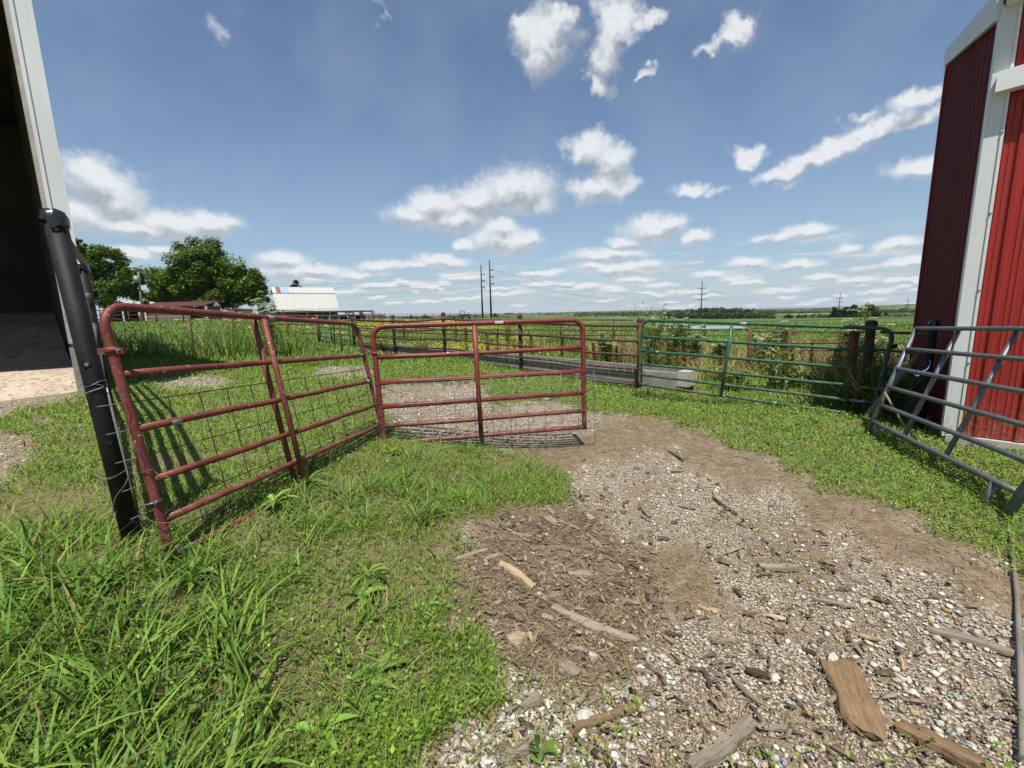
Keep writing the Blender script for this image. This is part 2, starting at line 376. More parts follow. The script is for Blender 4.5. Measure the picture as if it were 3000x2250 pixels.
def ground_mat():
    m, b = new_mat('ground_soil')
    a = b.n('ShaderNodeAttribute'); a.attribute_name = 'zone'      # R gravel, G mulch, B grass, A unused
    zr, zg, zb = b.n('ShaderNodeSeparateColor').outputs, None, None
    sc = b.n('ShaderNodeSeparateColor'); b.l.new(a.outputs['Color'], sc.inputs[0])
    gr, mu, gs = sc.outputs
    P = pos(b)
    n1 = b.noise(P, 1.3, 6, .6); n2 = b.noise(P, 9.0, 6, .65); n3 = b.noise(P, 55.0, 5, .65); n4 = b.noise(P, 170.0, 3, .6)
    dirt = b.mix(b.ss(n2.outputs['Fac'], .35, .65), (.215, .160, .108, 1), (.125, .09, .06, 1))
    dirt = b.mix(b.ss(n3.outputs['Fac'], .55, .70), dirt, (.33, .265, .185, 1))
    # gravel fines: small cells of pale stone
    vo = b.n('ShaderNodeTexVoronoi'); vo.inputs['Scale'].default_value = 75.0; b.l.new(P, vo.inputs['Vector'])
    vc = b.n('ShaderNodeSeparateColor'); b.l.new(vo.outputs['Color'], vc.inputs[0])
    peb = b.mix(vc.outputs[0], (.28, .23, .165, 1), (.58, .52, .42, 1))
    peb = b.mix(b.ss(vo.outputs['Distance'], .35, .62), peb, (.13, .10, .075, 1))
    gfac = b.math('MULTIPLY', gr, b.ss(b.math('ADD', b.math('MULTIPLY', n2.outputs['Fac'], .55), b.math('MULTIPLY', n1.outputs['Fac'], .6)), .44, .63))
    col = b.mix(gfac, dirt, peb)
    mul = b.mix(b.ss(n3.outputs['Fac'], .40, .62), (.045, .033, .024, 1), (.14, .102, .070, 1))
    mul = b.mix(b.ss(n4.outputs['Fac'], .60, .72), mul, (.24, .18, .12, 1))
    mfac = b.math('MULTIPLY', mu, b.ss(b.math('ADD', n2.outputs['Fac'], b.math('MULTIPLY', mu, .22)), .50, .85))
    col = b.mix(mfac, col, mul)
    under = b.mix(b.ss(n3.outputs['Fac'], .4, .65), (.10, .12, .032, 1), (.17, .15, .075, 1))
    col = b.mix(b.math('MULTIPLY', gs, .85), col, under)
    # meadow too far off to see the blades
    sp = b.sep(P); dist = b.vmath('LENGTH', b.comb(sp[0], sp[1], 0.0))
    m1 = b.noise(b.vmath('MULTIPLY', P, (1, .45, 1)), .16, 6, .6); m2 = b.noise(P, 2.2, 4, .7)
    mead = b.mix(b.ss(m1.outputs['Fac'], .35, .65), (.055, .095, .022, 1), (.095, .135, .034, 1))
    mead = b.mix(b.ss(m2.outputs['Fac'], .5, .75), mead, (.13, .15, .045, 1))
    big = b.noise(b.vmath('MULTIPLY', P, (.004, .010, 1)), 1.0, 4, .55)
    farc = b.mix(b.ss(big.outputs['Fac'], .48, .56), (.050, .085, .022, 1), (.17, .18, .075, 1))
    mead = b.mix(b.ss(dist, 180, 330), mead, farc)
    col = b.mix(b.math('MULTIPLY', b.ss(dist, 9, 22), gs), col, mead)
    hgt = b.math('ADD', b.math('MULTIPLY', n3.outputs['Fac'], .6), b.math('MULTIPLY', b.math('SUBTRACT', 1.0, vo.outputs['Distance']), gr))
    p = principled(b, col, .95, 0, .15, hgt, .7, .012)
    finish(b, p.outputs[0]); return m
ground_mat()

# ------------------------------------------------------------------ object helpers
class MB:
    def __init__(self): self.v = []; self.f = []; self.sm = []
    def add(self, vs, fs, smooth=False):
        n = len(self.v); self.v += [tuple(map(float, q)) for q in vs]
        self.f += [tuple(i + n for i in q) for q in fs]; self.sm += [smooth] * len(fs); return self
    def box(self, c, sx, sy, sz, ax=None):
        """box centred at c with half sizes along the axes ax (3 unit vectors)"""
        c = np.asarray(c, float); ax = np.eye(3) if ax is None else np.asarray(ax, float)
        vs = [c + ax[0] * sx * i + ax[1] * sy * j + ax[2] * sz * k for k in (-1, 1) for j in (-1, 1) for i in (-1, 1)]
        return self.add(vs, [(0, 2, 3, 1), (4, 5, 7, 6), (0, 1, 5, 4), (2, 6, 7, 3), (0, 4, 6, 2), (1, 3, 7, 5)])
    def hexa(self, b4, t4):
        return self.add(list(b4) + list(t4), [(3, 2, 1, 0), (4, 5, 6, 7), (0, 1, 5, 4), (1, 2, 6, 5), (2, 3, 7, 6), (3, 0, 4, 7)])
    def tube(self, pts, r, seg=10, cap=True):
        pts = [np.asarray(p, float) for p in pts]; n = len(pts)
        rr = [r] * n if np.isscalar(r) else list(r)
        tg = []
        for i in range(n):
            a = pts[min(i + 1, n - 1)] - pts[max(i - 1, 0)]; tg.append(a / (np.linalg.norm(a) + 1e-12))
        ref = np.array([0, 0, 1.0]) if abs(tg[0][2]) < .9 else np.array([1.0, 0, 0])
        nx = np.cross(tg[0], ref); nx /= np.linalg.norm(nx)
        vs = []
        for i in range(n):
            nx = nx - tg[i] * (nx @ tg[i]); nx /= (np.linalg.norm(nx) + 1e-12); ny = np.cross(tg[i], nx)
            for k in range(seg):
                a = 2 * math.pi * k / seg; vs.append(pts[i] + (nx * math.cos(a) + ny * math.sin(a)) * rr[i])
        fs = [(i * seg + k, i * seg + (k + 1) % seg, (i + 1) * seg + (k + 1) % seg, (i + 1) * seg + k) for i in range(n - 1) for k in range(seg)]
        self.add(vs, fs, True)
        if cap:
            m = len(self.v) - len(vs)
            self.f += [tuple(m + k for k in reversed(range(seg))), tuple(m + (n - 1) * seg + k for k in range(seg))]; self.sm += [False, False]
        return self
    def quad(self, a, b_, c, d): return self.add([a, b_, c, d], [(0, 1, 2, 3)])
    def build(self, name, mat, parent=None, org=None):
        me = bpy.data.meshes.new(name)
        o0 = np.zeros(3)
        if parent is not None: o0 = np.array(parent.get('_o', (0, 0, 0)))
        elif org is not None: o0 = np.asarray(org, float)
        me.from_pydata([tuple(np.array(q) - o0) for q in self.v], [], self.f)
        me.polygons.foreach_set('use_smooth', self.sm)
        me.materials.append(MAT[mat]); me.update()
        o = bpy.data.objects.new(name, me); COL.objects.link(o)
        if parent is not None: o.parent = parent; o['_o'] = tuple(o0)
        elif org is not None: o.location = tuple(o0); o['_o'] = tuple(o0)
        return o
def thing(name, label, cat, loc, group=None):
    o = bpy.data.objects.new(name, None); COL.objects.link(o); o.empty_display_size = .2
    o.location = tuple(map(float, loc)); o['_o'] = tuple(map(float, loc))
    return tag(o, label, cat, group)
def tag(o, label=None, cat=None, group=None, kind=None):
    if label: o['label'] = label
    if cat: o['category'] = cat
    if group: o['group'] = group
    if kind: o['kind'] = kind
    return o
def unit(v): v = np.asarray(v, float); return v / np.linalg.norm(v)
def tri_mesh(name, V, T, mat, tint=None, kind='stuff', label=None, cat=None, smooth=False, parent=None, attr='tint'):
    me = bpy.data.meshes.new(name)
    V = np.asarray(V, np.float32); T = np.asarray(T, np.int32)
    me.vertices.add(len(V)); me.vertices.foreach_set('co', V.ravel())
    me.loops.add(T.size); me.loops.foreach_set('vertex_index', T.ravel())
    me.polygons.add(len(T)); me.polygons.foreach_set('loop_start', np.arange(len(T), dtype=np.int32) * T.shape[1])
    if smooth: me.polygons.foreach_set('use_smooth', np.ones(len(T), bool))
    me.update(calc_edges=True)
    if tint is not None:
        at = me.attributes.new(attr, 'FLOAT_COLOR', 'POINT')
        c = np.ones((len(V), 4), np.float32); c[:, :3] = tint; at.data.foreach_set('color', c.ravel())
    me.materials.append(MAT[mat])
    o = bpy.data.objects.new(name, me); COL.objects.link(o)
    if parent is not None: o.parent = parent
    if kind: o['kind'] = kind
    if label: o['label'] = label
    if cat: o['category'] = cat
    return o

# ------------------------------------------------------------------ ground zones (outlines measured on the photograph, used on the terrain)
DRIVE = [(1150,2300),(1230,2200),(1370,2130),(1440,2030),(1440,1930),(1400,1850),(1330,1790),(1330,1700),(1320,1640),(1310,1590),(1350,1530),
 (1430,1495),(1530,1478),(1650,1478),(1700,1430),(1640,1385),(1570,1345),(1490,1320),(1440,1300),(1240,1285),(1150,1250),(1115,1190),(1115,1130),(1250,1125),
 (1400,1120),(1440,1160),(1440,1190),(1560,1172),(1650,1180),(1720,1205),(1830,1212),(1920,1225),(2000,1250),(2100,1285),(2190,1318),(2300,1355),
 (2350,1385),(2420,1440),(2510,1462),(2620,1490),(2710,1530),(2790,1580),(2880,1625),(3000,1685),(3300,1800),(3600,2900),(1050,2900)]
MULCH = [(1330,1660),(1420,1500),(1700,1480),(1830,1540),(1960,1690),(1980,1800),(1860,1900),(1770,1990),(1660,2000),(1490,1930),(1400,1850),(1330,1780)]
SMOOTH = [(1490,1318),(1600,1290),(1740,1265),(1760,1222),(1920,1225),(2030,1265),(1960,1330),(1760,1340),(1660,1390)]
BAND = [(2010,1262),(2200,1335),(2350,1400),(2600,1500),(2790,1590),(3000,1700),(3300,1830),(3300,2000),(2950,1800),(2700,1670),(2450,1570),(2200,1450),(1980,1345)]
TRACK = [(1900,1600),(2010,1570),(2120,1700),(2210,1850),(2260,2010),(2200,2110),(2060,2060),(2030,1900),(1960,1740)]
PATCHES = [[(930,1072),(1080,1066),(1110,1100),(1020,1112),(900,1104)], [(420,1100),(560,1092),(690,1108),(660,1134),(480,1142)],
 [(-900,1090),(150,1120),(235,1165),(150,1182),(0,1222),(-900,1420)], [(-200,1270),(70,1262),(110,1300),(90,1360),(0,1425),(-200,1500)], [(90,1225),(170,1220),(150,1245),(100,1248)]]
TALL = [(-600,1540),(200,1540),(300,1600),(420,1660),(620,1660),(740,1800),(760,2000),(690,2250),(640,2900),(-2500,2900)]
TUFT = [(520,1690),(640,1600),(800,1500),(900,1430),(1130,1335),(1400,1322),(1480,1400),(1420,1480),(1180,1560),(1000,1640),(800,1720),(640,1740)]
RIGHT = [(2250,1235),(2600,1215),(2900,1290),(3000,1420),(3000,1640),(2800,1560),(2600,1450),(2400,1380)]
WEEDY = [(1740,1120),(1700,960),(2000,940),(2560,940),(2700,960),(2700,1200),(2300,1170),(2050,1150)]
def zones(x, y, soft=0.0):
    """gravel, mulch, grass weights for points of the terrain in front of the camera"""
    P = np.stack([x, y, terr(x, y)], -1)
    w = (P - EYE) @ fwd
    ok = w > 0.25
    Pp = np.where(ok[:, None], P, EYE + fwd)
    px, py = project(Pp)
    r = np.hypot(x, y)
    amp = 38 * np.clip(2.6 / r, .25, 1.5)
    jx = px + amp * (wav(x, y, 9, 1) + .8 * wav(x, y, 23, 2)); jy = py + .6 * amp * (wav(x, y, 10, 3) + .8 * wav(x, y, 25, 0))
    if soft:
        jx = jx + RNG.normal(0, 1, len(x)) * soft * amp; jy = jy + RNG.normal(0, 1, len(x)) * soft * amp * .7
    dr = in_poly(jx, jy, DRIVE) & ok
    mu = in_poly(jx, jy, MULCH) & ok
    sm = (in_poly(jx, jy, SMOOTH) | (in_poly(jx, jy, BAND) & (wav(x, y, 5, 2) > -.55)) | (in_poly(jx, jy, TRACK) & (wav(x, y, 6, 4) > -.1))) & ok
    pa = np.zeros_like(dr)
    for q in PATCHES: pa |= in_poly(jx, jy, q) & ok
    # behind and beside the camera the drive simply runs on
    back = ~ok | (py > 2350)
    dr |= back & (x > -.35) & (x < 3.6)
    far = r > 16
    dr &= ~far
    return px, py, dr, mu, sm, pa

def build_ground():
    A = np.concatenate([np.arange(-180, -66, 4.0), np.arange(-66, 66, .28), np.arange(66, 180, 4.0)]) * math.pi / 180
    R = [0.0, .25]
    while R[-1] < 5200: R.append(R[-1] * (1.0165 if R[-1] < 40 else 1.03) + .004)
    R = np.array(R[1:])
    aa, rr = np.meshgrid(A, R)
    X = (rr * np.sin(aa)).ravel(); Y = (rr * np.cos(aa)).ravel(); Z = terr(X, Y)
    nA, nR = len(A), len(R)
    V = np.stack([X, Y, Z], -1)
    px, py, dr, mu, sm, pa = zones(X, Y)
    def blur(m):
        g = m.reshape(nR, nA).astype(float)
        for _ in range(7):
            g = (np.roll(g, 1, 0) + np.roll(g, -1, 0) + 2 * g + np.roll(g, 1, 1) + np.roll(g, -1, 1)) / 6
        return g.ravel()
    D = dr | pa
    zone = np.stack([blur(D & ~sm) * np.where(mu, .5, 1), blur(mu), 1 - blur(D)], -1)
    V[:, 2] -= .02 * zone[:, 0] * (np.hypot(X, Y) < 14)
    i, j = np.meshgrid(np.arange(nR - 1), np.arange(nA), indexing='ij')
    k = (j + 1) % nA
    Q = np.stack([i * nA + j, (i + 1) * nA + j, (i + 1) * nA + k, i * nA + k], -1).reshape(-1, 4)
    c = len(V); V = np.vstack([V, [[0, 0, tz(0, 0)]]]); zone = np.vstack([zone, zone[:1]])
    o = tri_mesh('ground', V, Q[:, ::-1], 'ground_soil', zone, kind='structure', smooth=True, attr='zone')
    return o
build_ground()

# pond beyond the weeds
m_, b_ = new_mat('pond_water')
p_ = principled(b_, (.10, .13, .16, 1), .08, 0, .5, b_.noise(pos(b_), 3.0, 3, .5).outputs['Fac'], .06, .05); finish(b_, p_.outputs[0])
def build_pond():
    c = at_y(2070, 962, 45.0); mb = MB(); n = 28; z = tz(c[0], c[1]) + .14
    z = max(z, max(tz(c[0] + 7 * math.cos(a), c[1] + 3 * math.sin(a)) for a in np.linspace(0, 6.28, 12)) + .03)
    vs = [(c[0] + (3.6 + .7 * math.sin(3 * t)) * math.cos(t), c[1] + (6.0 + .6 * math.cos(2 * t)) * math.sin(t), z) for t in np.linspace(0, 2 * math.pi, n, endpoint=False)]
    mb.add(vs, [tuple(range(n))]); o = mb.build('pond_water', 'pond_water'); tag(o, kind='structure')
build_pond()

# ------------------------------------------------------------------ barn at the left edge (open front, dark inside)
def build_hay_barn():
    R = np.array([-7.24, 7.46, 0]); w = unit([-.69, -.724, 0]); u = unit([-.735, .678, 0]); out = -np.cross(w, [0, 0, 1.0]); 
    out = unit([.69, -.724, 0]); out = unit(np.array([.724, -.69, 0]))
    Z = np.array([0, 0, 1.0]); base = .33; top = 8.4; L = 13.0; W = 13.0
    t = thing('hay_barn', 'tall open fronted barn with dark interior and white corner post', 'barn', (R[0], R[1], base))
    def slab(name, a, b, z0, z1, th, inward, mat):
        n = inward * th
        MB().hexa([a + Z * z0, b + Z * z0, b + n + Z * z0, a + n + Z * z0], [a + Z * z1, b + Z * z1, b + n + Z * z1, a + n + Z * z1]).build(name, mat, t)
    inn = w
    back = R + u * L
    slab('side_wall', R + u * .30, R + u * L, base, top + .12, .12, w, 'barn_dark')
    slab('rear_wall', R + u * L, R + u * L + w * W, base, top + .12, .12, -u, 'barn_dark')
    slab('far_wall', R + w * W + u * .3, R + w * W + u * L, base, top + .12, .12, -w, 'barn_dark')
    # corner post: white sheet metal facing over a concrete pier
    f0 = R + Z * 0
    def col(name, d0, d1, e0, e1, z0, z1, mat):
        a = f0 + w * d0 + u * e0; b = f0 + w * d1 + u * e0; c = f0 + w * d1 + u * e1; d = f0 + w * d0 + u * e1
        MB().hexa([a + Z * z0, b + Z * z0, c + Z * z0, d + Z * z0], [a + Z * z1, b + Z * z1, c + Z * z1, d + Z * z1]).build(name, mat, t)
    col('corner_trim', .0, .235, -.012, .05, base + .95, top, 'white_metal')
    col('trim_lip', .205, .250, -.030, -.012, base + .95, top, 'white_metal')
    col('jamb', .237, .30, .0, .30, base + 1.0, top, 'concrete_pale')
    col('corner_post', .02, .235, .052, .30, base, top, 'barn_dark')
    col('concrete_pier', .0, .31, -.03, .048, base - .15, base + .93, 'concrete')
    # roof: slopes up to the back, small front overhang
    a = R - u * .12 + w * -.0; b = R - u * .12 + w * W; c = R + u * L + w * W; d = R + u * L
    MB().hexa([a + Z * top, b + Z * top, c + Z * (top + .05), d + Z * (top + .05)],
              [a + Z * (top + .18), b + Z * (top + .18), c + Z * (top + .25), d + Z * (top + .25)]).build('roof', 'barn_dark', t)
    for k in range(1, 7):
        c0 = R + w * .14 + u * (k * 2.0)
        MB().box(c0 + Z * (base + (top - base) / 2), .09, .09, (top - base) / 2, [w, u, Z]).build('wall_post', 'barn_dark', t)
    for k, zz in enumerate((1.5, 3.2, 4.9, 6.6)):
        MB().box(back + w * W / 2 - u * .17 + Z * (base + zz), W / 2 - .2, .045, .08, [w, u, Z]).build('girt', 'barn_dark', t)
    for k in range(4):
        s0 = R + w * (3 * k + 1.5) + u * .3
        MB().hexa([s0 + Z * (top - .32), s0 + w * .1 + Z * (top - .32), s0 + w * .1 + u * (L - .5) + Z * (top - .32), s0 + u * (L - .5) + Z * (top - .32)],
                  [s0 + Z * (top - .02), s0 + w * .1 + Z * (top - .02), s0 + w * .1 + u * (L - .5) + Z * (top - .02), s0 + u * (L - .5) + Z * (top - .02)]).build('rafter', 'barn_dark', t)
    # dirt and old hay floor climbing to the back
    V = []; T = []; nu, nw = 46, 40
    for i in range(nu):
        for j in range(nw):
            du = -0.4 + (L + .2) * i / (nu - 1); dw = .24 + (W - .4) * j / (nw - 1)
            h = base + .02 + .45 * float(ss((du + .2) / 2.8)) + 1.25 * float(ss((du - 3) / 7.5)) + .03 * float(wav(du, dw, 2.4, 2))
            p = R + u * du + w * dw; V.append((p[0], p[1], h))
    for i in range(nu - 1):
        for j in range(nw - 1):
            a = i * nw + j; T.append((a, a + nw, a + nw + 1, a + 1))
    mb = MB(); mb.add(V, T, True); mb.build('dirt_floor', 'barn_floor', t)
    return R, u, w
LB_R, LB_u, LB_w = build_hay_barn()

# ------------------------------------------------------------------ red steel barn at the right edge
def build_red_barn():
    Cc = np.array([5.10, 4.85, 0]); fdir = unit([.66, -.75, 0]); ldir = unit([.63, .78, 0]); Z = np.array([0, 0, 1.0])
    fn = unit([-.75, -.66, 0]); ln = unit([-.78, .63, 0])
    base = -.02; top = 4.55; L = 4.6; Wf = 7.0; rise = .30
    t = thing('red_barn', 'red ribbed steel barn with white corner trim beside grey panel', 'barn', (Cc[0], Cc[1], base))
    def ribbed(name, p0, d, n, length, z0, zt0, zt1, sp, mat, rh=.022):
        """ribbed sheet: flat pans with trapezoid ribs, sloping top edge"""
        prof = [(0, 0)]; x = 0
        while x < length:
            prof += [(x + sp * .40, 0), (x + sp * .45, rh), (x + sp * .55, rh), (x + sp * .60, 0)]
            for q in (.12, .26, .74, .88): prof += [(x + sp * q - .012, 0), (x + sp * q, rh * .27), (x + sp * q + .012, 0)]
            x += sp
        prof = sorted([q for q in prof if q[0] <= length] + [(length, 0)])
        V = []; 
        for (s, h) in prof:
            zt = zt0 + (zt1 - zt0) * s / length
            q = p0 + d * s + n * h; V += [q + Z * z0, q + Z * zt]
        Fc = [(2 * i, 2 * i + 2, 2 * i + 3, 2 * i + 1) for i in range(len(prof) - 1)]
        MB().add(V, Fc).build(name, mat, t)
    ribbed('front_wall', Cc + fn * .004 + fdir * .09, fdir, fn, Wf, base + .14, top + .02, top + .02, .30, 'red_siding')
    ribbed('side_wall', Cc + ln * .004 + ldir * .12, ldir, ln, L, base + .06, top, top + rise * L, .30, 'red_siding_shade', .007)
    # inner core so the sheets close a volume
    a = Cc + fdir * .02 + ldir * .02
    MB().hexa([a + Z * base, a + fdir * Wf + Z * base, a + fdir * Wf + ldir * L + Z * base, a + ldir * (L - .02) + Z * base],
              [a + Z * (top - .03), a + fdir * Wf + Z * (top - .03), a + fdir * Wf + ldir * L + Z * (top + rise * L - .05), a + ldir * (L - .02) + Z * (top + rise * L - .05)]).build('core', 'barn_dark', t)
    # corner trim: two white faces with hems
    o = Cc + fn * .03 + ln * .03
    def strip(name, d, n, s0, s1, th, z0, z1, off=0.0, mat='white_metal'):
        p = o + n * off
        MB().hexa([p + d * s0 + Z * z0, p + d * s1 + Z * z0, p + d * s1 - n * th + Z * z0, p + d * s0 - n * th + Z * z0],
                  [p + d * s0 + Z * z1, p + d * s1 + Z * z1, p + d * s1 - n * th + Z * z1, p + d * s0 - n * th + Z * z1]).build(name, mat, t)
    strip('corner_trim', fdir, fn, 0, .118, .025, base + .14, top)
    strip('corner_trim', ldir, ln, .0, .15, .025, base + .10, top + .03, off=.002)
    strip('trim_hem', fdir, fn, .119, .142, .035, base + .14, top, off=.012)
    for zz in (.95, 1.75, 2.55, 3.35):
        MB().box(o + fdir * .130 + fn * .016 + Z * zz, .007, .005, .007, [fdir, fn, Z]).build('screw', 'galv', t)
    # concrete footing
    MB().box(Cc + fdir * (Wf / 2) + fn * .02 + Z * (base + .03), Wf / 2, .05, .10, [fdir, fn, Z]).build('footing', 'concrete_pale', t)
    # sliding door track cover and eave
    MB().box(Cc + fdir * 3.0 + fn * .095 + Z * 3.82, 2.99, .062, .095, [fdir, fn, Z]).build('door_track', 'white_fascia', t)
    MB().box(Cc + fdir * 3.4 + fn * .09 + Z * (top + .10), 3.40, .13, .10, [fdir, fn, Z]).build('eave_fascia', 'white_fascia', t)
    # roof and rake trim
    e = Cc + fn * .23 + fdir * .03
    MB().hexa([e + Z * (top + .205), e + fdir * (Wf + .2) + Z * (top + .205), e + fdir * (Wf + .2) + ldir * (L + .2) + Z * (top + rise * L + .2), e + ldir * (L + .2) + Z * (top + rise * L + .2)],
              [e + Z * (top + .245), e + fdir * (Wf + .2) + Z * (top + .245), e + fdir * (Wf + .2) + ldir * (L + .2) + Z * (top + rise * L + .24), e + ldir * (L + .2) + Z * (top + rise * L + .24)]).build('roof', 'white_metal', t)
    r0 = Cc + ln * .028; r1 = r0 + ldir * (L + .14)
    MB().hexa([r0 + Z * (top - .09), r1 + Z * (top + rise * (L + .14) - .09), r1 + ln * .045 + Z * (top + rise * (L + .14) - .09), r0 + ln * .045 + Z * (top - .09)],
              [r0 + Z * (top + .19), r1 + Z * (top + rise * (L + .14) + .17), r1 + ln * .045 + Z * (top + rise * (L + .14) + .17), r0 + ln * .045 + Z * (top + .19)]).build('rake_trim', 'white_metal', t)
    q = Cc + ldir * (L + .12)
    MB().hexa([q + Z * base, q + ldir * .05 + Z * base, q + ldir * .05 + ln * .045 + Z * base, q + ln * .045 + Z * base],
              [q + Z * (top + rise * L), q + ldir * .05 + Z * (top + rise * L), q + ldir * .05 + ln * .045 + Z * (top + rise * L), q + ln * .045 + Z * (top + rise * L)]).build('rear_trim', 'red_siding', t)
    return Cc, fdir, ldir, ln
RB_C, RB_f, RB_l, RB_n = build_red_barn()

# ------------------------------------------------------------------ gates
def lerp(a, b, t): return np.asarray(a, float) * (1 - t) + np.asarray(b, float) * t
BARS = (.0, .155, .325, .53, .745)
def gate(name, label, group, BL, BR, TL, TR, r, mat, mids=(0.5,), double_mid=False, bend=.13, round_l=True, round_r=True, skirt=0.0, mat_mid=None):
    BL, BR, TL, TR = [np.asarray(q, float) for q in (BL, BR, TL, TR)]
    t = thing(name, label, 'gate', (BL + BR) / 2, group)
    def Q(u, v): return lerp(lerp(BL, BR, u), lerp(TL, TR, u), v)
    W = np.linalg.norm(BR - BL); Hh = np.linalg.norm(TL - BL); bu = bend / W; bv = bend / Hh
    path = [Q(0, -skirt)]
    path += [Q(0, v) for v in np.linspace(.05, 1 - bv, 5)]
    path += [Q(bu * (1 - math.cos(a)), 1 - bv * (1 - math.sin(a))) for a in np.linspace(.2, 1.57, 6)]
    path += [Q(u, 1) for u in np.linspace(bu * 1.3, 1 - bu * 1.3, 9)]
    path += [Q(1 - bu * (1 - math.cos(a)), 1 - bv * (1 - math.sin(a))) for a in np.linspace(1.57, .2, 6)]
    path += [Q(1, v) for v in np.linspace(1 - bv, .05, 5)] + [Q(1, -skirt)]
    MB().tube(path, r, 12).build('frame', mat, t)
    nrm = unit(np.cross(BR - BL, TL - BL))
    if nrm @ (EYE - (BL + BR) / 2) < 0: nrm = -nrm
    rr = random.Random(hash(label) % 1000 if False else len(label))
    for v in BARS:
        pts = [Q(u, v) + np.array([0, 0, rr.uniform(-.004, .004)]) for u in np.linspace(.004, .996, 9)]
        MB().tube(pts, r * .92, 12).build('rail', mat, t)
    for mu_ in mids:
        offs = (r * 1.9, -r * 1.9) if double_mid else (r * 1.2,)
        for o_ in offs:
            MB().tube([Q(mu_, .0) + nrm * o_, Q(mu_, .5) + nrm * o_, Q(mu_, .985) + nrm * o_], r * .95, 10).build('upright', mat_mid or mat, t)
    return t, Q, nrm
def wire_panel(t, Q, nrm, off, us, vs, u0, u1, v0, v1, mat, rw=.0026, rr=None, name='wire_panel'):
    """welded stock panel fastened to a gate: every wire a piece of its own"""
    sp = MB(); sp.tube([Q(u0, v1) + nrm * off, Q((u0 + u1) / 2, v1) + nrm * off, Q(u1, v1) + nrm * off], rw * 1.1, 5)
    panel = sp.build(name, mat, t)
    rr = rr or random.Random(5)
    for u in us:
        MB().tube([Q(u, lerp(v0, v1, k)) + nrm * (off + rw * 1.8 + rr.uniform(-.006, .006)) for k in (0, .35, .7, 1)], rw, 5).build('wire', mat, panel)
    for v in vs:
        MB().tube([Q(lerp(u0, u1, k), v) + nrm * (off + rr.uniform(-.006, .006)) for k in (0, .25, .5, .75, 1)], rw, 5).build('wire', mat, panel)
    return panel
def ring(t, c, ax, r, w, mat, name='clamp'):
    ax = unit(ax); return MB().tube([c - ax * w, c - ax * w * .98, c + ax * w * .98, c + ax * w], [r * .96, r, r, r * .96], 14).build(name, mat, t)

# near red gate (swings off the black post)
g1, Q1, n1_ = gate('red_gate', 'weathered red tube gate leaning beside the black pipe post', 'red tube gates across the drive',
    (-1.792, 2.057, .42), (-1.417, 4.549, .27), (-1.945, 2.06, 1.715), (-1.622, 4.55, 1.562), .0215, 'red_paint_old', (.42,), True, .115, skirt=.02)
wire_panel(g1, Q1, n1_, -.045, np.linspace(.02, .985, 13), [-.03, .09, .20, .31, .42, .53], -.04, 1.0, -.06, .635, 'dull_wire', .0028)
for (u, v, l) in ((.085, .53, .030), (.03, .0, .05), (.975, .53, .03), (.97, .745, .012), (.46, .0, .018)):
    ring(g1, Q1(u, v), Q1(1, v) - Q1(0, v), .0206, l, 'scuff', 'bare_weld')
c = Q1(.0, .835)
ring(g1, c, Q1(0, 1) - Q1(0, 0), .029, .014, 'red_paint_old', 'hinge_clamp')
MB().box(c + np.array([.044, .0, -.004]), .018, .010, .013).build('hinge_ear', 'red_paint_old', g1)
MB().tube([c + [.046, -.024, 0], c + [.046, .02, 0]], .006, 8).build('bolt', 'galv', g1)
MB().box(c + np.array([-.042, .0, -.004]), .018, .011, .015).build('hinge_ear', 'red_paint_old', g1)
c = Q1(0, .235)
ring(g1, c, Q1(0, 1) - Q1(0, 0), .0255, .011, 'dark_rust', 'hinge_strap')
MB().tube([c + [.022, -.027, .010], c + [-.045, -.027, -.006], c + [-.062, -.027, -.012]], [.005, .005, .003], 8).build('hinge_pin', 'galv', g1)
MB().tube([c + [.022, -.034, .010], c + [.022, -.02, .010]], .010, 10).build('bolt', 'galv', g1)
ring(g1, Q1(.47, 1), Q1(1, 1) - Q1(0, 1), .0220, .035, 'scuff', 'label_plate')
# loose wire loops round the gate end
def squiggle(parent, pts, r, mat, name='tie_wire'):
    pts = [np.asarray(p, float) for p in pts]; out = []
    for i in range(len(pts) - 1):
        p0 = pts[max(i - 1, 0)]; p1 = pts[i]; p2 = pts[i + 1]; p3 = pts[min(i + 2, len(pts) - 1)]
        for s in np.linspace(0, 1, 6, endpoint=False):
            out.append(.5 * ((2 * p1) + (-p0 + p2) * s + (2 * p0 - 5 * p1 + 4 * p2 - p3) * s * s + (-p0 + 3 * p1 - 3 * p2 + p3) * s ** 3))
    out.append(pts[-1]); return MB().tube(out, r, 5).build(name, mat, parent)
c = Q1(0, .36)
squiggle(g1, [c + [.05, -.02, .02], c + [0, -.028, .01], c + [-.03, 0, -.005], c + [0, .028, 0], c + [.06, -.01, -.01], c + [.13, -.02, -.03]], .0022, 'old_wire')
c = Q1(0, .17)
squiggle(g1, [c + [-.07, -.04, .03], c + [-.05, -.05, -.03], c + [.02, -.05, -.05], c + [.09, -.03, -.02], c + [.20, .02, .03], c + [.25, .02, .05], c + [.24, .03, .01], c + [.12, -.03, -.01], c + [0, -.045, 0], c + [-.09, -.02, .05]], .002, 'old_wire')
squiggle(g1, [Q1(0, .70) + [.0, -.034, 0], Q1(0, .62) + [.02, -.032, 0], Q1(0, .52) + [-.01, -.034, 0], Q1(0, .44) + [.02, -.033, 0], Q1(0, .36) + [.0, -.034, 0]], .002, 'old_wire')
squiggle(g1, [Q1(1, .60) + [-.03, -.03, 0], Q1(1, .56) + [.03, -.035, 0], Q1(1, .53) + [.0, -.04, 0], Q1(1, .49) + [.08, -.04, 0], Q1(1, .46) + [.17, -.04, 0], Q1(1, .44) + [.24, -.02, 0]], .004, 'dull_wire', 'chain')

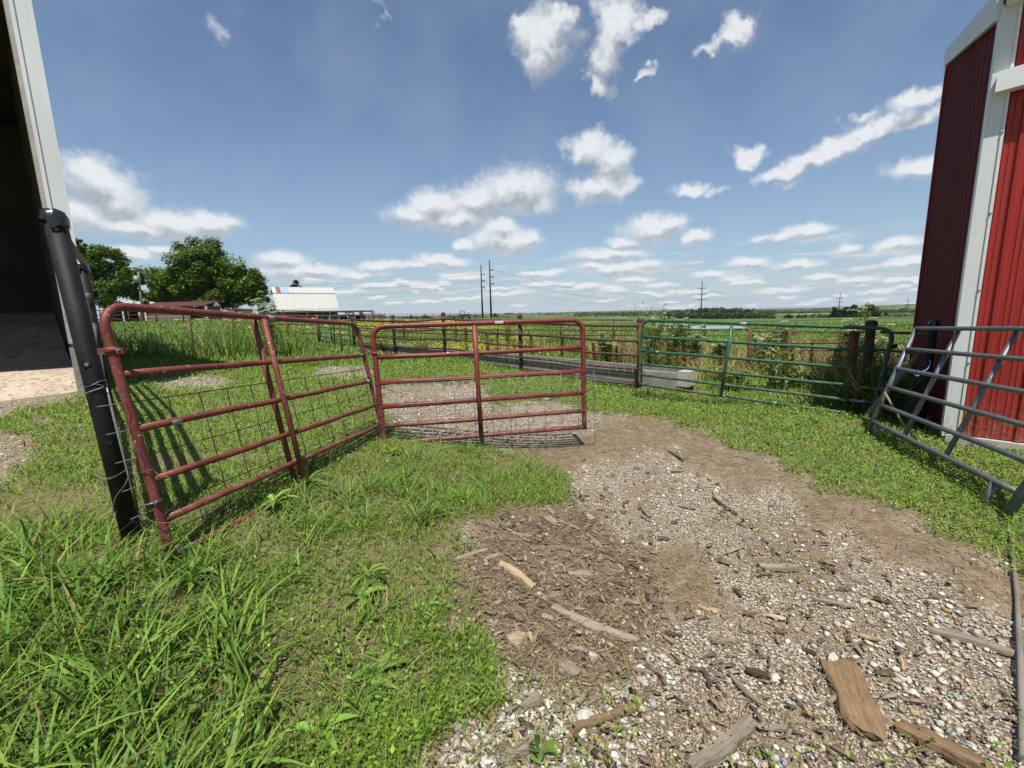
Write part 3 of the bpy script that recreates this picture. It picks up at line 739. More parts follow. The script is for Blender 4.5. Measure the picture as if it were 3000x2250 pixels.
# second red gate across the drive
g2, Q2, n2_ = gate('red_gate', 'red tube gate with wire panel standing across the gravel drive', 'red tube gates across the drive',
    (-1.405, 4.487, .27), (.865, 5.026, .256), (-1.445, 4.487, 1.535), (.842, 5.03, 1.54), .029, 'red_paint', (.455,), False, .13, skirt=.02)
wire_panel(g2, Q2, n2_, .036, np.linspace(-.015, 1.05, 13), [-.17, -.10, -.02, .07, .16, .26, .355, .445], -.02, 1.055, -.20, .525, 'galv_wire', .0027)
ring(g2, Q2(.0, .78), [0, 0, 1], .034, .016, 'red_paint', 'hinge_clamp')
MB().box(Q2(0, .78) + np.array([-.05, 0, 0]), .02, .012, .014).build('hinge_ear', 'red_paint', g2)
MB().tube([Q2(0, .78) + [.03, -.04, 0], Q2(0, .78) + [.06, -.04, 0]], .008, 8).build('bolt', 'galv', g2)
dirg = unit(Q2(1, 1) - Q2(0, 1))
MB().box(Q2(.575, 1) + n2_ * .0285 + [0, 0, .004], .045, .0015, .013, [dirg, n2_, [0, 0, 1]]).build('maker_label', 'paper_white', g2)
for k, (o_, l_) in enumerate(((-.026, .010), (-.006, .008), (.014, .010), (.032, .006))):
    MB().box(Q2(.575, 1) + n2_ * .031 + dirg * o_ + [0, 0, .003], l_ * .8, .0006, .0035, [dirg, n2_, [0, 0, 1]]).build('label_print', 'ink', g2)
for u in (.33, .33): pass
ring(g2, Q2(.325, .745), dirg, .0255, .006, 'paper_white', 'scuff_mark')

# green gate on the right, sagging at its hinge end
g3, Q3, n3_ = gate('green_gate', 'long green tube gate standing before tall weeds at the concrete trough', 'green tube gates',
    (2.556, 8.468, .17), (5.285, 6.123, .0), (2.60, 8.47, 1.445), (5.54, 6.18, 1.275), .027, 'green_paint', (.43,), False, .16, skirt=.0)
for (u, v, l) in ((.985, .745, .06), (.98, .325, .16), (.96, .155, .14), (.985, .155, .03), (.09, .53, .02), (.44, .0, .02), (.66, 0, .02)):
    ring(g3, Q3(u, v), Q3(1, v) - Q3(0, v), .0252, l, 'scuff', 'bare_weld')
ring(g3, Q3(.475, 1), Q3(1, 1) - Q3(0, 1), .0275, .05, 'scuff', 'label_plate')
MB().tube([Q3(.055, 0), Q3(.055, -.13)], .024, 10).build('foot', 'green_paint', g3)
ring(g3, Q3(1, .80), Q3(1, 1) - Q3(1, 0), .036, .03, 'green_paint', 'hinge_clamp')
MB().box(Q3(1, .80) + np.array([.06, .01, 0]), .05, .014, .03).build('hinge_plate', 'dark_rust', g3)
c = Q3(.965, .69); MB().tube([c + [.02 * math.cos(a), -.03, .022 * math.sin(a)] for a in np.linspace(0, 6.2, 12)], .003, 6).build('snap_ring', 'galv', g3)

# grey corral panel leaning on the red barn
PB0 = np.array([4.47, 5.22, .0]); PB1 = np.array([3.735, 3.03, .0]); PT0 = np.array([5.00, 5.27, 1.345]); PT1 = np.array([4.345, 2.98, 1.43])
def build_panel():
    t = thing('leaning_gate', 'grey galvanized corral panel leaning against the red barn', 'gate panel', (PB0 + PB1) / 2)
    def Q(u, v): return lerp(lerp(PB0, PB1, u), lerp(PT0, PT1, u), v)
    r = .024
    MB().tube([Q(0, -.02), Q(0, .5), Q(0, .985)], .028, 10).build('end_upright', 'galv', t)
    MB().tube([Q(1, -.03), Q(1, .5), Q(1, .985)], .034, 12).build('end_upright', 'galv', t)
    for v in (.13, .285, .45, .62, .80, .985):
        MB().tube([Q(u, v) for u in np.linspace(0, 1, 8)], r, 10).build('rail', 'galv', t)
    for u in (.29, .60):
        MB().tube([Q(u, .13) + [.03, 0, 0], Q(u, .98) + [.03, 0, 0]], r * .9, 8).build('upright', 'galv', t)
    MB().tube([Q(.885, .13), lerp(Q(.885, .13), Q(.885, -.02), 1) + [.02, -.02, 0]], .024, 10).build('foot', 'galv', t)
    MB().tube([Q(.06, .13), Q(.06, -.02) + [.05, 0, 0]], .02, 10).build('foot', 'galv', t)
    return Q
QP = build_panel()

# ------------------------------------------------------------------ black brace posts and pipe fence running to the barn corner
def noisy_cap(c, r, h, rr):
    """crumpled tar cap with a torn skirt"""
    mb = MB(); V = []; seg = 22; rows = [(1.22, -.75), (1.24, -.30), (1.16, .10), (1.06, .45), (.80, .70), (.40, .80)]
    for ri, (k, z) in enumerate(rows):
        for j in range(seg):
            a = 2 * math.pi * j / seg; kk = k * (1 + rr.uniform(-.09, .09)); zz = z + (rr.uniform(-.9, .35) if ri == 0 else rr.uniform(-.14, .14))
            V.append(np.asarray(c) + [r * kk * math.cos(a), r * kk * math.sin(a), h * zz])
    V.append(np.asarray(c) + [0, 0, h * .72]); n = len(V) - 1
    Fc = [(i * seg + j, i * seg + (j + 1) % seg, (i + 1) * seg + (j + 1) % seg, (i + 1) * seg + j) for i in range(len(rows) - 1) for j in range(seg)]
    Fc += [((len(rows) - 1) * seg + j, (len(rows) - 1) * seg + (j + 1) % seg, n) for j in range(seg)]
    return mb.add(V, Fc, True)
BP0 = np.array([-2.12, 2.213, .30]); BP1 = np.array([-2.235, 2.215, 2.175])
def build_black_post():
    t = thing('black_post', 'black steel pipe gate post with crumpled cap nearest the camera', 'post', BP0, 'black pipe posts')
    r = .044
    MB().tube([BP0 - [0, 0, .1], lerp(BP0, BP1, .5), BP1], r, 20).build('pipe', 'black_pipe', t)
    noisy_cap(BP1 + [0, 0, -.02], r * .98, .042, random.Random(3)).build('cap', 'black_tar', t)
    ax = unit(BP1 - BP0)
    side = unit(EYE * [1, 1, 0] - BP0 * [1, 1, 0]); side = unit(side - ax * (side @ ax))
    lat = np.cross(ax, side)
    for (f, w_, rr_, m2) in ((.955, -.1, .013, 'hole_shade'), (.60, -.25, .016, 'hole_shade'), (.375, -.02, .010, 'hole_shade'), (.135, .55, .015, 'hole_shade')):
        n = unit(side * math.cos(w_) + lat * math.sin(w_)); c = lerp(BP0, BP1, f) + n * (r - .012)
        MB().tube([c, c + n * .0135], rr_, 14).build('bolt_hole', m2, t)  # black disc painted for the shade inside the hole
        MB().tube([c + n * .0125 + (lat * math.cos(a) + ax * math.sin(a)) * rr_ * 1.02 for a in np.linspace(0, 6.283, 16)], .0025, 5).build('hole_rim', 'black_pipe', t)
    n = unit(side * .95 + lat * -.3); c = lerp(BP0, BP1, .60) + n * (r + .0004)
    MB().tube([c, c + n * .002], .010, 10).build('daylight_spot', 'bare_pipe', t)  # pale disc painted as daylight showing through the bolt hole
    # wraps of wire
    for (f, mat, k) in ((.545, 'galv_wire', 1), (.28, 'old_wire', 2)):
        c = lerp(BP0, BP1, f)
        MB().tube([c + (side * math.cos(a) + lat * math.sin(a)) * (r + .003) + ax * (.012 * math.sin(2 * a)) for a in np.linspace(0, 6.4, 26)], .0022, 5).build('tie_wire', mat, t)
    c = lerp(BP0, BP1, .545) + side * (r + .004)
    squiggle(t, [c, c + lat * .03 - ax * .02, c + lat * -.02 - ax * .035, c + lat * -.06 - ax * .05, c + lat * -.10 - ax * .06 + side * .01, c + lat * -.11 - ax * .09], .0020, 'galv_wire')
    c = lerp(BP0, BP1, .28) + side * (r + .004)
    squiggle(t, [c + lat * -.07, c, c + lat * .06 + ax * .03, Q1(0, .36) + [-.03, -.03, 0]], .0018, 'old_wire')
    squiggle(t, [c + lat * -.06 - ax * .22, c + lat * -.03 - ax * .12, c + lat * .02 - ax * .06, c + lat * .055, Q1(0, .36) + [-.03, -.035, -.02]], .0024, 'old_wire')
    # frayed white rope down its right side
    e = lat if lat[0] > 0 else -lat
    pts = [lerp(BP0, BP1, f) + e * (r * .93) + side * .03 for f in np.linspace(.53, .18, 9)]
    MB().tube(pts, [.003, .006, .007, .006, .005, .004, .003, .002, .001], 7).build('rope', 'scuff', t)
    # second post, in line with the barn wall
    p2 = np.array([-4.55, 4.72, tz(-4.55, 4.72)]); top2 = p2 + np.array([-.02, 0, 2.27 - p2[2]])
    t2 = thing('black_post', 'black pipe brace post half hidden behind the gate post', 'post', p2, 'black pipe posts')
    MB().tube([p2 - [0, 0, .1], top2], .055, 18).build('pipe', 'black_pipe', t2)
    noisy_cap(top2 + [0, 0, -.02], .054, .05, random.Random(8)).build('cap', 'black_tar', t2)
    # pipe fence from the gate post past the brace post to the barn corner
    e0 = lerp(BP0, BP1, 1.0); bc = np.array([LB_R[0] + .12, LB_R[1] - .12, .33])
    f = thing('pipe_fence', 'bare steel pipe rails running from black post to barn corner', 'fence', lerp(p2, bc, .5))
    for h in (1.78, 1.42, 1.10, .80, .50, .22):
        a = BP0 + [0, 0, h + .02]; a = np.array([lerp(BP0, BP1, h / 1.865)[0], lerp(BP0, BP1, h / 1.865)[1], a[2]]); d_ = unit(p2 - a * [1, 1, 0] - [0, 0, p2[2]]) * [1, 1, 0]
        b2 = np.array([p2[0], p2[1], p2[2] + h + .06]); c2 = np.array([bc[0], bc[1], bc[2] + h + .10])
        MB().tube([a + unit(d_) * .07, b2 - unit(d_) * .07], .027, 10).build('rail', 'bare_pipe', f)
        MB().tube([b2 + unit(d_) * .07, c2], .027, 10).build('rail', 'bare_pipe', f)
build_black_post()

# ------------------------------------------------------------------ rusty pipe fence along the concrete trough
FA = np.array([2.90, 9.6]); FD = unit([-.72, .69]); 
def build_bunk_fence():
    a0 = at_z(1888, 1122, 0.0)
    posts = [0, 3.64, 7.13, 10.3, 13.65]
    t = thing('rusty_fence', 'rusty pipe fence with four rails along the concrete feed trough', 'fence', (FA[0], FA[1], tz(*FA)), 'rusty pipe fences')
    def G(s, h, off=0.0):
        p = FA + FD * s + np.array([-.69, -.72]) * off; return np.array([p[0], p[1], tz(*p) * .6 + h])
    for i, s in enumerate(posts):
        p = MB(); p.tube([G(s, -.15), G(s, 1.60 if i else 1.55)], .058 if i else .066, 14).build('post', 'dark_rust' if i else 'rust', t)
        noisy_cap(G(s, 1.58 if i else 1.53), .06, .05, random.Random(20 + i)).build('post_cap', 'dark_rust', t)
    for h in (1.385, 1.05, .73, .415):
        for i in range(4):
            pts = [G(lerp(posts[i], posts[i + 1], k), h + (-.015 if 0 < k < 1 else 0), .075) for k in (0.0, .33, .66, 1.0)]
            MB().tube(pts, .030, 9).build('rail', 'dark_rust', t)
    for i in range(2):
        MB().tube([G(lerp(posts[i], posts[i + 1], k), .10, .09) for k in (.02, .5, 1.0)], .018, 8).build('rail', 'rust', t)
    # welded wire panel over the lower rails
    sp = MB(); sp.tube([G(.05, .43, .13), G(6.9, .43, .13)], .0028, 5); w = sp.build('wire_panel', 'galv_wire', t)
    for h in (.02, .09, .18, .28): MB().tube([G(.05, h, .13), G(3.4, h + .005, .13), G(6.9, h, .13)], .0028, 5).build('wire', 'galv_wire', w)
    for s in np.arange(.1, 6.9, .205): MB().tube([G(s, -.02, .134), G(s, .44, .134)], .0028, 5).build('wire', 'galv_wire', w)
    # concrete trough behind the rails
    b = thing('feed_trough', 'long concrete feed trough with pale open end under rusty fence', 'trough', G(-1.0, 0, -.3))
    def prism(name, prof, s0, s1, mat):
        """prof = (offset away from the viewer, height) outline swept along the fence line"""
        n = len(prof); V = [G(s0, h, -o) for o, h in prof] + [G(s1, h, -o) for o, h in prof]
        Fc = [tuple(range(n)), tuple(reversed(range(n, 2 * n)))] + [(i, i + n, (i + 1) % n + n, (i + 1) % n) for i in range(n)]
        mb = MB(); mb.add(V, Fc); mb.build(name, mat, b)
    cuts = [-.80, .9, 3.3, 5.7, 8.1, 10.5, 13.4]
    for i in range(6):
        rr = random.Random(i); dz = rr.uniform(-.012, .012); do = rr.uniform(-.01, .01)
        prism('front_slab', [(.07 + do, -.3), (.14 + do, -.3), (.185 + do, .37 + dz), (.085 + do, .365 + dz)], cuts[i] + .008, cuts[i + 1] - .008, 'concrete_dirty')
    prism('trough_floor', [(.17, -.1), (.62, -.1), (.62, .06), (.17, .06)], -.78, 13.3, 'concrete_pale')
    prism('rear_slab', [(.62, -.1), (.72, -.1), (.70, .40), (.60, .40)], -.82, 13.3, 'concrete_dirty')
    prism('end_block', [(.19, .075), (.595, .075), (.595, .40), (.19, .40)], -1.04, -.79, 'concrete_pale')
    prism('end_foot', [(.20, -.25), (.595, -.25), (.595, .073), (.20, .073)], -1.0, -.79, 'rust')
    return G
BF = build_bunk_fence()

def post_rail_fence(name, label, group, pts, height, rails, rp, rr_, mat, cat='fence', rail_mat=None, cap=False, zfun=None):
    """pts = list of (x, y) posts"""
    zf = zfun or tz
    P = [np.array([x, y, zf(x, y)]) for x, y in pts]
    t = thing(name, label, cat, P[len(P) // 2], group)
    for p in P: MB().tube([p - [0, 0, .2], p + [0, 0, height * 1.05]], rp, 8).build('post', mat, t)
    for f in rails:
        for i in range(len(P) - 1):
            MB().tube([P[i] + [0, 0, height * f], P[i + 1] + [0, 0, height * f]], rr_, 6).build('rail', rail_mat or mat, t)
    return t
# pasture fence behind, far green gate and the fence beyond it
end = FA + FD * 13.65
post_rail_fence('rusty_fence', 'straight rusty pipe fence across the yellow flowered pasture', 'rusty pipe fences',
    [(-9.2, 25.6), (-6.3, 25.4), (-3.2, 25.2), (-.1, 25.0), (2.9, 24.8), (5.9, 24.6), (8.9, 24.4)], 1.34, (1, .78, .56, .35, .15), .055, .035, 'dark_rust')
gz0 = tz(-9.9, 22.1); gz1 = tz(end[0] - .1, end[1] + .1)
g4, Q4, n4_ = gate('green_gate', 'distant green tube gate hung between rusty posts by the pasture', 'green tube gates',
    (-9.75, 22.0, gz0 + .12), (end[0] - .25, end[1] + .2, gz1 + .1), (-9.75, 22.0, gz0 + 1.36), (end[0] - .25, end[1] + .2, gz1 + 1.42), .034, 'green_paint', (.46,), True, .2)
post_rail_fence('rusty_fence', 'rusty pipe fence left of the distant green gate', 'rusty pipe fences',
    [(-9.95, 22.25), (-12.6, 24.4), (-15.4, 26.6), (-18.6, 29.0)], 1.36, (1, .66, .34), .065, .036, 'rust')
# old panels in the weeds behind the green gate
post_rail_fence('rusty_fence', 'bent rusty panels standing in the weeds behind the green gate', 'rusty pipe fences',
    [(6.6, 11.8), (7.55, 11.6), (9.2, 11.9), (10.0, 11.2), (11.2, 11.6)], 1.28, (1, .76, .60, .3), .05, .022, 'rust')
post_rail_fence('wire_fence', 'thin dark wire fence on posts crossing the far right field', None,
    [(9.5, 21), (13, 20.5), (16.5, 20), (19.3, 19.2), (23, 18.6)], 1.3, (1, .75, .5, .25), .045, .012, 'pole_wood')

# rusty double post at the green gate hinge and short fence to the red barn
def build_hinge_posts():
    for k, (x, y, dz, r, mat, lab) in enumerate(((5.42, 6.45, 1.38, .062, 'dark_rust', 'round rusty pipe post with paler bands at green gate hinge'),
                                   (5.16, 6.42, 1.22, .042, 'rust', 'square rusty post just left of the round hinge post'))):
        p = np.array([x, y, tz(x, y)]); t = thing('rusty_post', lab, 'post', p, 'rusty posts at the green gate')
        if k == 0:
            MB().tube([p - [0, 0, .2], p + [0, 0, dz]], r, 18).build('pipe', mat, t); noisy_cap(p + [0, 0, dz - .02], r, .05, random.Random(4)).build('cap', 'dark_rust', t)
            for h in (.32, .72, 1.12): ring(t, p + [0, 0, h], [0, 0, 1], r * 1.03, .012, 'rust', 'rust_band')  # rings of paler rust round the pipe
        else:
            MB().box(p + [0, 0, dz / 2 - .1], r, r, dz / 2 + .1).build('tube', mat, t); MB().box(p + [0, 0, dz + .012], r * 1.1, r * 1.1, .012).build('cap', 'dark_rust', t)
    q0 = np.array([5.46, 6.40]); q1 = RB_C[:2] + RB_l[:2] * .62 + RB_n[:2] * .20
    t = thing('rusty_fence', 'short rusty rails between green gate post and red barn', 'fence', (lerp(q0, q1, .5)[0], lerp(q0, q1, .5)[1], 0), 'rusty pipe fences')
    for h in (1.24, .98, .72, .46, .18):
        MB().tube([(q0[0] + .08, q0[1], h - .02), (q1[0], q1[1], h)], .020, 8).build('rail', 'rust', t)
    b = np.array([q1[0] + .02, q1[1] - .03, 0.0])
    t = thing('black_post', 'dark post standing against the red barn corner', 'post', b, 'black pipe posts')
    MB().tube([b - [0, 0, .2], b + [0, 0, 1.40]], .045, 16).build('pipe', 'black_pipe', t); noisy_cap(b + [0, 0, 1.38], .045, .04, random.Random(14)).build('cap', 'black_tar', t)
    # leaning board, rod and sticks in the corner
    a = np.array([5.05, 5.95, .03]); c = np.array([5.55, 5.75, 1.0])
    t = MB(); t.box(lerp(a, c, .5), np.linalg.norm(c - a) / 2, .05, .015, [unit(c - a), unit(np.cross(c - a, [0, 0, 1])), unit(np.cross(unit(np.cross(c - a, [0, 0, 1])), c - a))])
    o = t.build('leaning_board', 'wood_grey', None, a); tag(o, 'grey board leaning in the corner behind the panel', 'board')
    pts = [at_z(2592, 1150, .55), at_z(2650, 1250, .20), at_z(2705, 1310, .03)]
    o = MB().tube(pts, .012, 8).build('rusty_rod', 'wood_tan', None, pts[2]); tag(o, 'thin brown stick poking through the leaning grey panel', 'stick')
    # blue baling twine hung on the panel
    c0 = QP(.06, .62) + np.array([.06, 0, .02])
    o = squiggle(None, [c0, c0 + [.05, 0, -.06], c0 + [.11, 0, -.10], c0 + [.16, 0, -.05], c0 + [.22, 0, -.02], c0 + [.25, 0, .05], c0 + [.24, 0, .09]], .006, 'twine_blue', 'baling_twine')
    tag(o, 'scrap of blue baling twine tied on the grey panel', 'twine')
    # brown stick standing at the right edge of the picture
    a = on_ground(2962, 1545); pts = [a + [0, 0, .02], a + np.array([.01, -.18, .10]), a + np.array([.0, -.5, .30]), a + np.array([-.03, -.9, .52])]
    pts = [on_ground(2956, 1548) + [0, 0, .015], on_ground(2978, 1750) + [0, 0, .02], on_ground(2988, 1960) + [0, 0, .02], on_ground(2994, 2230) + [0, 0, .015]]
    o = MB().tube(pts, [.010, .012, .012, .010], 8).build('thin_pole', 'pole_pale', None, pts[0]); tag(o, 'long thin pole lying along the right edge of the drive', 'pole')
build_hinge_posts()

# ------------------------------------------------------------------ farmyard far left
def poly_prism(mb, pts, d):
    n = len(pts); pts = [np.asarray(p, float) for p in pts]; d = np.asarray(d, float)
    mb.add(pts + [p + d for p in pts], [tuple(range(n)), tuple(reversed(range(n, 2 * n)))] + [(i, i + n, (i + 1) % n + n, (i + 1) % n) for i in range(n)]); return mb
def build_farm():
    Z = np.array([0, 0, 1.0])
    # gambrel barn with lean-to
    Y = 112.0
    p = lambda px, py: at_y(px, py, Y)
    L0 = p(812, 904); Rt = p(976, 904); zb = tz(L0[0], Y) - .2
    w = (Rt[0] - L0[0]) * 1.0; ez = L0[2]; bz = p(806, 858)[2]; rz = p(786, 838)[2]
    t = thing('gambrel_barn', 'old barn with pale gambrel tin roof and open lean-to shed', 'barn', (L0[0], Y, zb))
    x0, x1 = L0[0], L0[0] + w
    t.rotation_euler = (0, 0, .56)
    dep = 11.0
    MB().box(((x0 + x1) / 2, Y + dep / 2, (zb + ez) / 2), w / 2, dep / 2, (ez - zb) / 2).build('wall', 'red_boards', t)
    poly_prism(MB(), [(x0 - .02, Y - .0, ez), (x0 - .02, Y + 1.9, bz), (x0 - .02, Y + dep / 2, rz), (x0 - .02, Y + dep - 1.9, bz), (x0 - .02, Y + dep, ez)], (.3, 0, 0)).build('gable', 'red_boards', t)
    poly_prism(MB(), [(x1, Y - .0, ez), (x1, Y + 1.9, bz), (x1, Y + dep / 2, rz), (x1, Y + dep - 1.9, bz), (x1, Y + dep, ez)], (-.3, 0, 0)).build('gable', 'red_boards', t)
    n = 16; ov = .5
    def slope(name, y0, z0, y1, z1, mat, k0, k1):
        for k in range(k0, k1):
            a = x0 - ov + (w + 2 * ov) * k / n; c = x0 - ov + (w + 2 * ov) * (k + 1) / n - .03
            m2 = mat
            if name == 'upper_sheet' and k == 1: m2 = 'tin_rust'
            if name == 'upper_sheet' and k in (2, 3): m2 = 'tin_blue'
            MB().hexa([(a, y0, z0), (c, y0, z0), (c, y1, z1), (a, y1, z1)], [(a, y0, z0 + .08), (c, y0, z0 + .08), (c, y1, z1 + .08), (a, y1, z1 + .08)]).build(name, m2, t)
    slope('lower_sheet', Y - .35, ez - .15, Y + 1.85, bz, 'tin_white', 0, n)
    slope('upper_sheet', Y + 1.70, bz + .04, Y + dep / 2, rz + .02, 'tin_white', 0, n)
    MB().hexa([(x0 - ov, Y + dep / 2, rz + .02), (x1 + ov, Y + dep / 2, rz + .02), (x1 + ov, Y + dep - 1.7, bz), (x0 - ov, Y + dep - 1.7, bz)],
              [(x0 - ov, Y + dep / 2, rz + .1), (x1 + ov, Y + dep / 2, rz + .1), (x1 + ov, Y + dep - 1.7, bz + .08), (x0 - ov, Y + dep - 1.7, bz + .08)]).build('rear_roof', 'tin_white', t)
    # lean-to: long low roof, posts with knee braces
    le = p(1052, 908); lx1 = x1 + (le[0] - Rt[0]) * 1.25; yl = Y - 6.5; lz = ez - .25; lf = ez - 1.0
    MB().hexa([(x0 - .3, yl, lf), (lx1, yl, lf), (lx1, Y - .3, lz), (x0 - .3, Y - .3, lz)], [(x0 - .3, yl, lf + .14), (lx1, yl, lf + .14), (lx1, Y - .3, lz + .12), (x0 - .3, Y - .3, lz + .12)]).build('lean_to_roof', 'grey_tin', t)
    MB().hexa([(x1 + .4, Y - .2, lz), (lx1, Y - .2, lz), (lx1, Y + 5, lf), (x1 + .4, Y + 5, lf)], [(x1 + .4, Y - .2, lz + .12), (lx1, Y - .2, lz + .12), (lx1, Y + 5, lf + .12), (x1 + .4, Y + 5, lf + .12)]).build('lean_to_roof', 'grey_tin', t)
    MB().box(((x0 + lx1) / 2, yl + .1, lf - .18), (lx1 - x0) / 2, .07, .16).build('beam', 'pole_wood', t)
    for k, x in enumerate(np.linspace(x0 + .3, lx1 - .3, 8)):
        zg = tz(x, yl)
        MB().box((x, yl + .15, (zg + lf) / 2 - .2), .12, .12, (lf - zg) / 2).build('post', 'pole_wood', t)
        if x > x1:
            for s in (-1, 1): MB().tube([(x, yl + .15, lf - 1.1), (x + s * .8, yl + .15, lf - .25)], .07, 6).build('knee_brace', 'pole_wood', t)
    MB().box(((x0 + x1) / 2, Y - .5, (zb + ez) / 2 - .9), w / 2, .06, (ez - zb) / 2 - .6).build('stall_shade_sheet', 'barn_dark', t)  # dark sheet put in for the shade under the lean-to
    for x in np.linspace(x1 + 1, lx1 - .5, 4): MB().box((x, Y + 4.8, (zb + lf) / 2), .12, .12, (lf - zb) / 2).build('post', 'pole_wood', t)
    MB().box(((x1 + lx1) / 2 + .5, Y + 5.2, zb + .9), (lx1 - x1) / 2, .05, .8).build('board_fence', 'red_boards', t)
    # brown pen boards right of the lean-to
    post_rail_fence('board_pen', 'brown board cattle pen right of the old barn', None, [(x, Y + 2.0) for x in np.linspace(le[0] + .4, le[0] + 6, 5)], 1.9, (.95, .75, .55, .35, .15), .1, .12, 'red_boards')
    # long pipe corral on the skyline
    post_rail_fence('corral', 'dark pipe corral fence along the skyline behind the pasture', None, [(x, 138.0 + (x + 30) * .1) for x in np.linspace(-46, 2, 19)], 2.0, (1, .82, .64, .46, .28), .07, .045, 'pole_wood')
    # red roofed shed with grey boards
    Y2 = 64.0; q = lambda px, py: at_y(px, py, Y2)
    a = q(432, 944); c = q(612, 944); e = q(612, 900); zg = min(tz(a[0], Y2), a[2]) - .3
    t = thing('red_shed', 'low shed with red tin roof and grey board side', 'shed', (a[0], Y2, zg))
    x0, x1 = a[0], c[0]; zt = q(500, 899)[2]; xm = q(560, 944)[0]
    nb = 22
    for k in range(nb):
        xa = x0 + (xm - x0) * k / nb
        MB().box((xa + (xm - x0) / nb / 2, Y2 + random.uniform(-.02, .02), (zg + zt) / 2 + random.uniform(-.04, .0)), (xm - x0) / nb / 2 - .012, .025, (zt - zg) / 2).build('board', 'board_grey', t)
    MB().box(((x0 + x1) / 2, Y2 + 2.9, (zg + zt) / 2), (x1 - x0) / 2, .08, (zt - zg) / 2).build('rear_wall', 'barn_dark', t)
    for x in (x0, x1): MB().box((x, Y2 + 1.5, (zg + zt) / 2), .08, 1.4, (zt - zg) / 2).build('side_wall', 'red_boards', t)
    zr = q(500, 884)[2]
    for k in range(14):
        xa = x0 - .6 + (x1 - x0 + .6) * k / 14; xb = xa + (x1 - x0 + .6) / 14 - .02
        MB().hexa([(xa, Y2 - .5, zt), (xb, Y2 - .5, zt), (xb, Y2 + 3, zt + .75), (xa, Y2 + 3, zt + .75)], [(xa, Y2 - .5, zt + .1), (xb, Y2 - .5, zt + .1), (xb, Y2 + 3, zt + .85), (xa, Y2 + 3, zt + .85)]).build('roof_sheet', 'red_boards', t)
    MB().box((x1 - .1, Y2 - .1, (zg + zt) / 2), .14, .14, (zt - zg) / 2).build('post', 'white_fascia', t)
    MB().box((x0 - .35, Y2 - .15, (zg + zt) / 2), .30, .1, (zt - zg) / 2).build('end_panel', 'red_siding', t)
    MB().box((x0 + .12, Y2 - .2, (zg + zt) / 2), .1, .1, (zt - zg) / 2).build('post', 'white_fascia', t)
    # open shed further left
    Y3 = 72.0; q = lambda px, py: at_y(px, py, Y3)
    a = q(318, 936); c = q(412, 936); zg = a[2] - .5; zt = q(330, 900)[2]; zr = q(370, 882)[2]
    t = thing('open_shed', 'small open shed with pale tin gable and dark inside', 'shed', (a[0], Y3, zg))
    MB().box(((a[0] + c[0]) / 2, Y3 + 6, (zg + zt) / 2), (c[0] - a[0]) / 2, .1, (zt - zg) / 2).build('rear_wall', 'barn_dark', t)
    for x in (a[0], c[0]): MB().box((x, Y3 + 3, (zg + zt) / 2), .1, 2.9, (zt - zg) / 2).build('side_wall', 'board_grey', t)
    xm = (a[0] + c[0]) / 2
    poly_prism(MB(), [(a[0], Y3, zt), (c[0], Y3, zt), (xm, Y3, zr)], (0, .1, 0)).build('gable', 'grey_tin', t)
    for s, xe in ((0, a[0] - .5), (1, c[0] + .5)):
        MB().hexa([(xe, Y3 - .4, zt - .25), (xm, Y3 - .4, zr), (xm, Y3 + 6.3, zr), (xe, Y3 + 6.3, zt - .25)], [(xe, Y3 - .4, zt - .17), (xm, Y3 - .4, zr + .08), (xm, Y3 + 6.3, zr + .08), (xe, Y3 + 6.3, zt - .17)]).build('roof_side', 'tin_white', t)
    for x in np.linspace(a[0], c[0], 3): MB().box((x, Y3, (zg + zt) / 2), .12, .12, (zt - zg) / 2).build('post', 'white_fascia', t)
    # grey shed glimpsed between tree and barn
    Y4 = 98.0; q = lambda px, py: at_y(px, py, Y4)
    a = q(668, 930); c = q(712, 930); zg = a[2] - .6; zt = q(690, 905)[2]; zr = q(690, 893)[2]
    t = thing('grey_shed', 'small grey shed glimpsed below the big tree', 'shed', (a[0], Y4, zg))
    MB().box(((a[0] + c[0]) / 2, Y4 + 2, (zg + zt) / 2), (c[0] - a[0]) / 2, 2, (zt - zg) / 2).build('wall', 'grey_tin', t)
    poly_prism(MB(), [(a[0] - .3, Y4 - .3, zt), (c[0] + .3, Y4 - .3, zt), ((a[0] + c[0]) / 2, Y4 - .3, zr)], (0, 4.6, 0)).build('roof', 'grey_tin', t)
    MB().box(((a[0] + c[0]) / 2, Y4 - .02, zg + 1.1), .7, .03, 1.0).build('door', 'barn_dark', t)
    # white stock trailer parked by the shed
    Y5 = 62.0; q = lambda px, py: at_y(px, py, Y5)
    a = q(626, 937); zg = tz(a[0], Y5)
    t = thing('stock_trailer', 'white flat trailer parked beside the red shed', 'trailer', (a[0], Y5, zg))
    MB().box((a[0] + 1.1, Y5, zg + .75), 1.5, .8, .12).build('deck', 'white_fascia', t)
    MB().box((a[0] + 2.45, Y5, zg + 1.05), .08, .8, .3).build('headboard', 'white_fascia', t)
    MB().tube([(a[0] - .4, Y5, zg + .65), (a[0] - 1.6, Y5, zg + .5)], .07, 8).build('tongue', 'galv', t)
    for dx in (.7, 1.5):
        MB().tube([(a[0] + dx, Y5 - .95, zg + .36), (a[0] + dx, Y5 - .7, zg + .36)], .36, 18).build('wheel', 'tyre', t)
    # wooden yard fence in front of the sheds
    post_rail_fence('yard_fence', 'low dark rail fence in front of the far sheds', None, [(x, 47.0 + .25 * (x + 40)) for x in np.linspace(-46, -19, 12)], 1.35, (1, .62, .3), .07, .05, 'dark_rust')
build_farm()

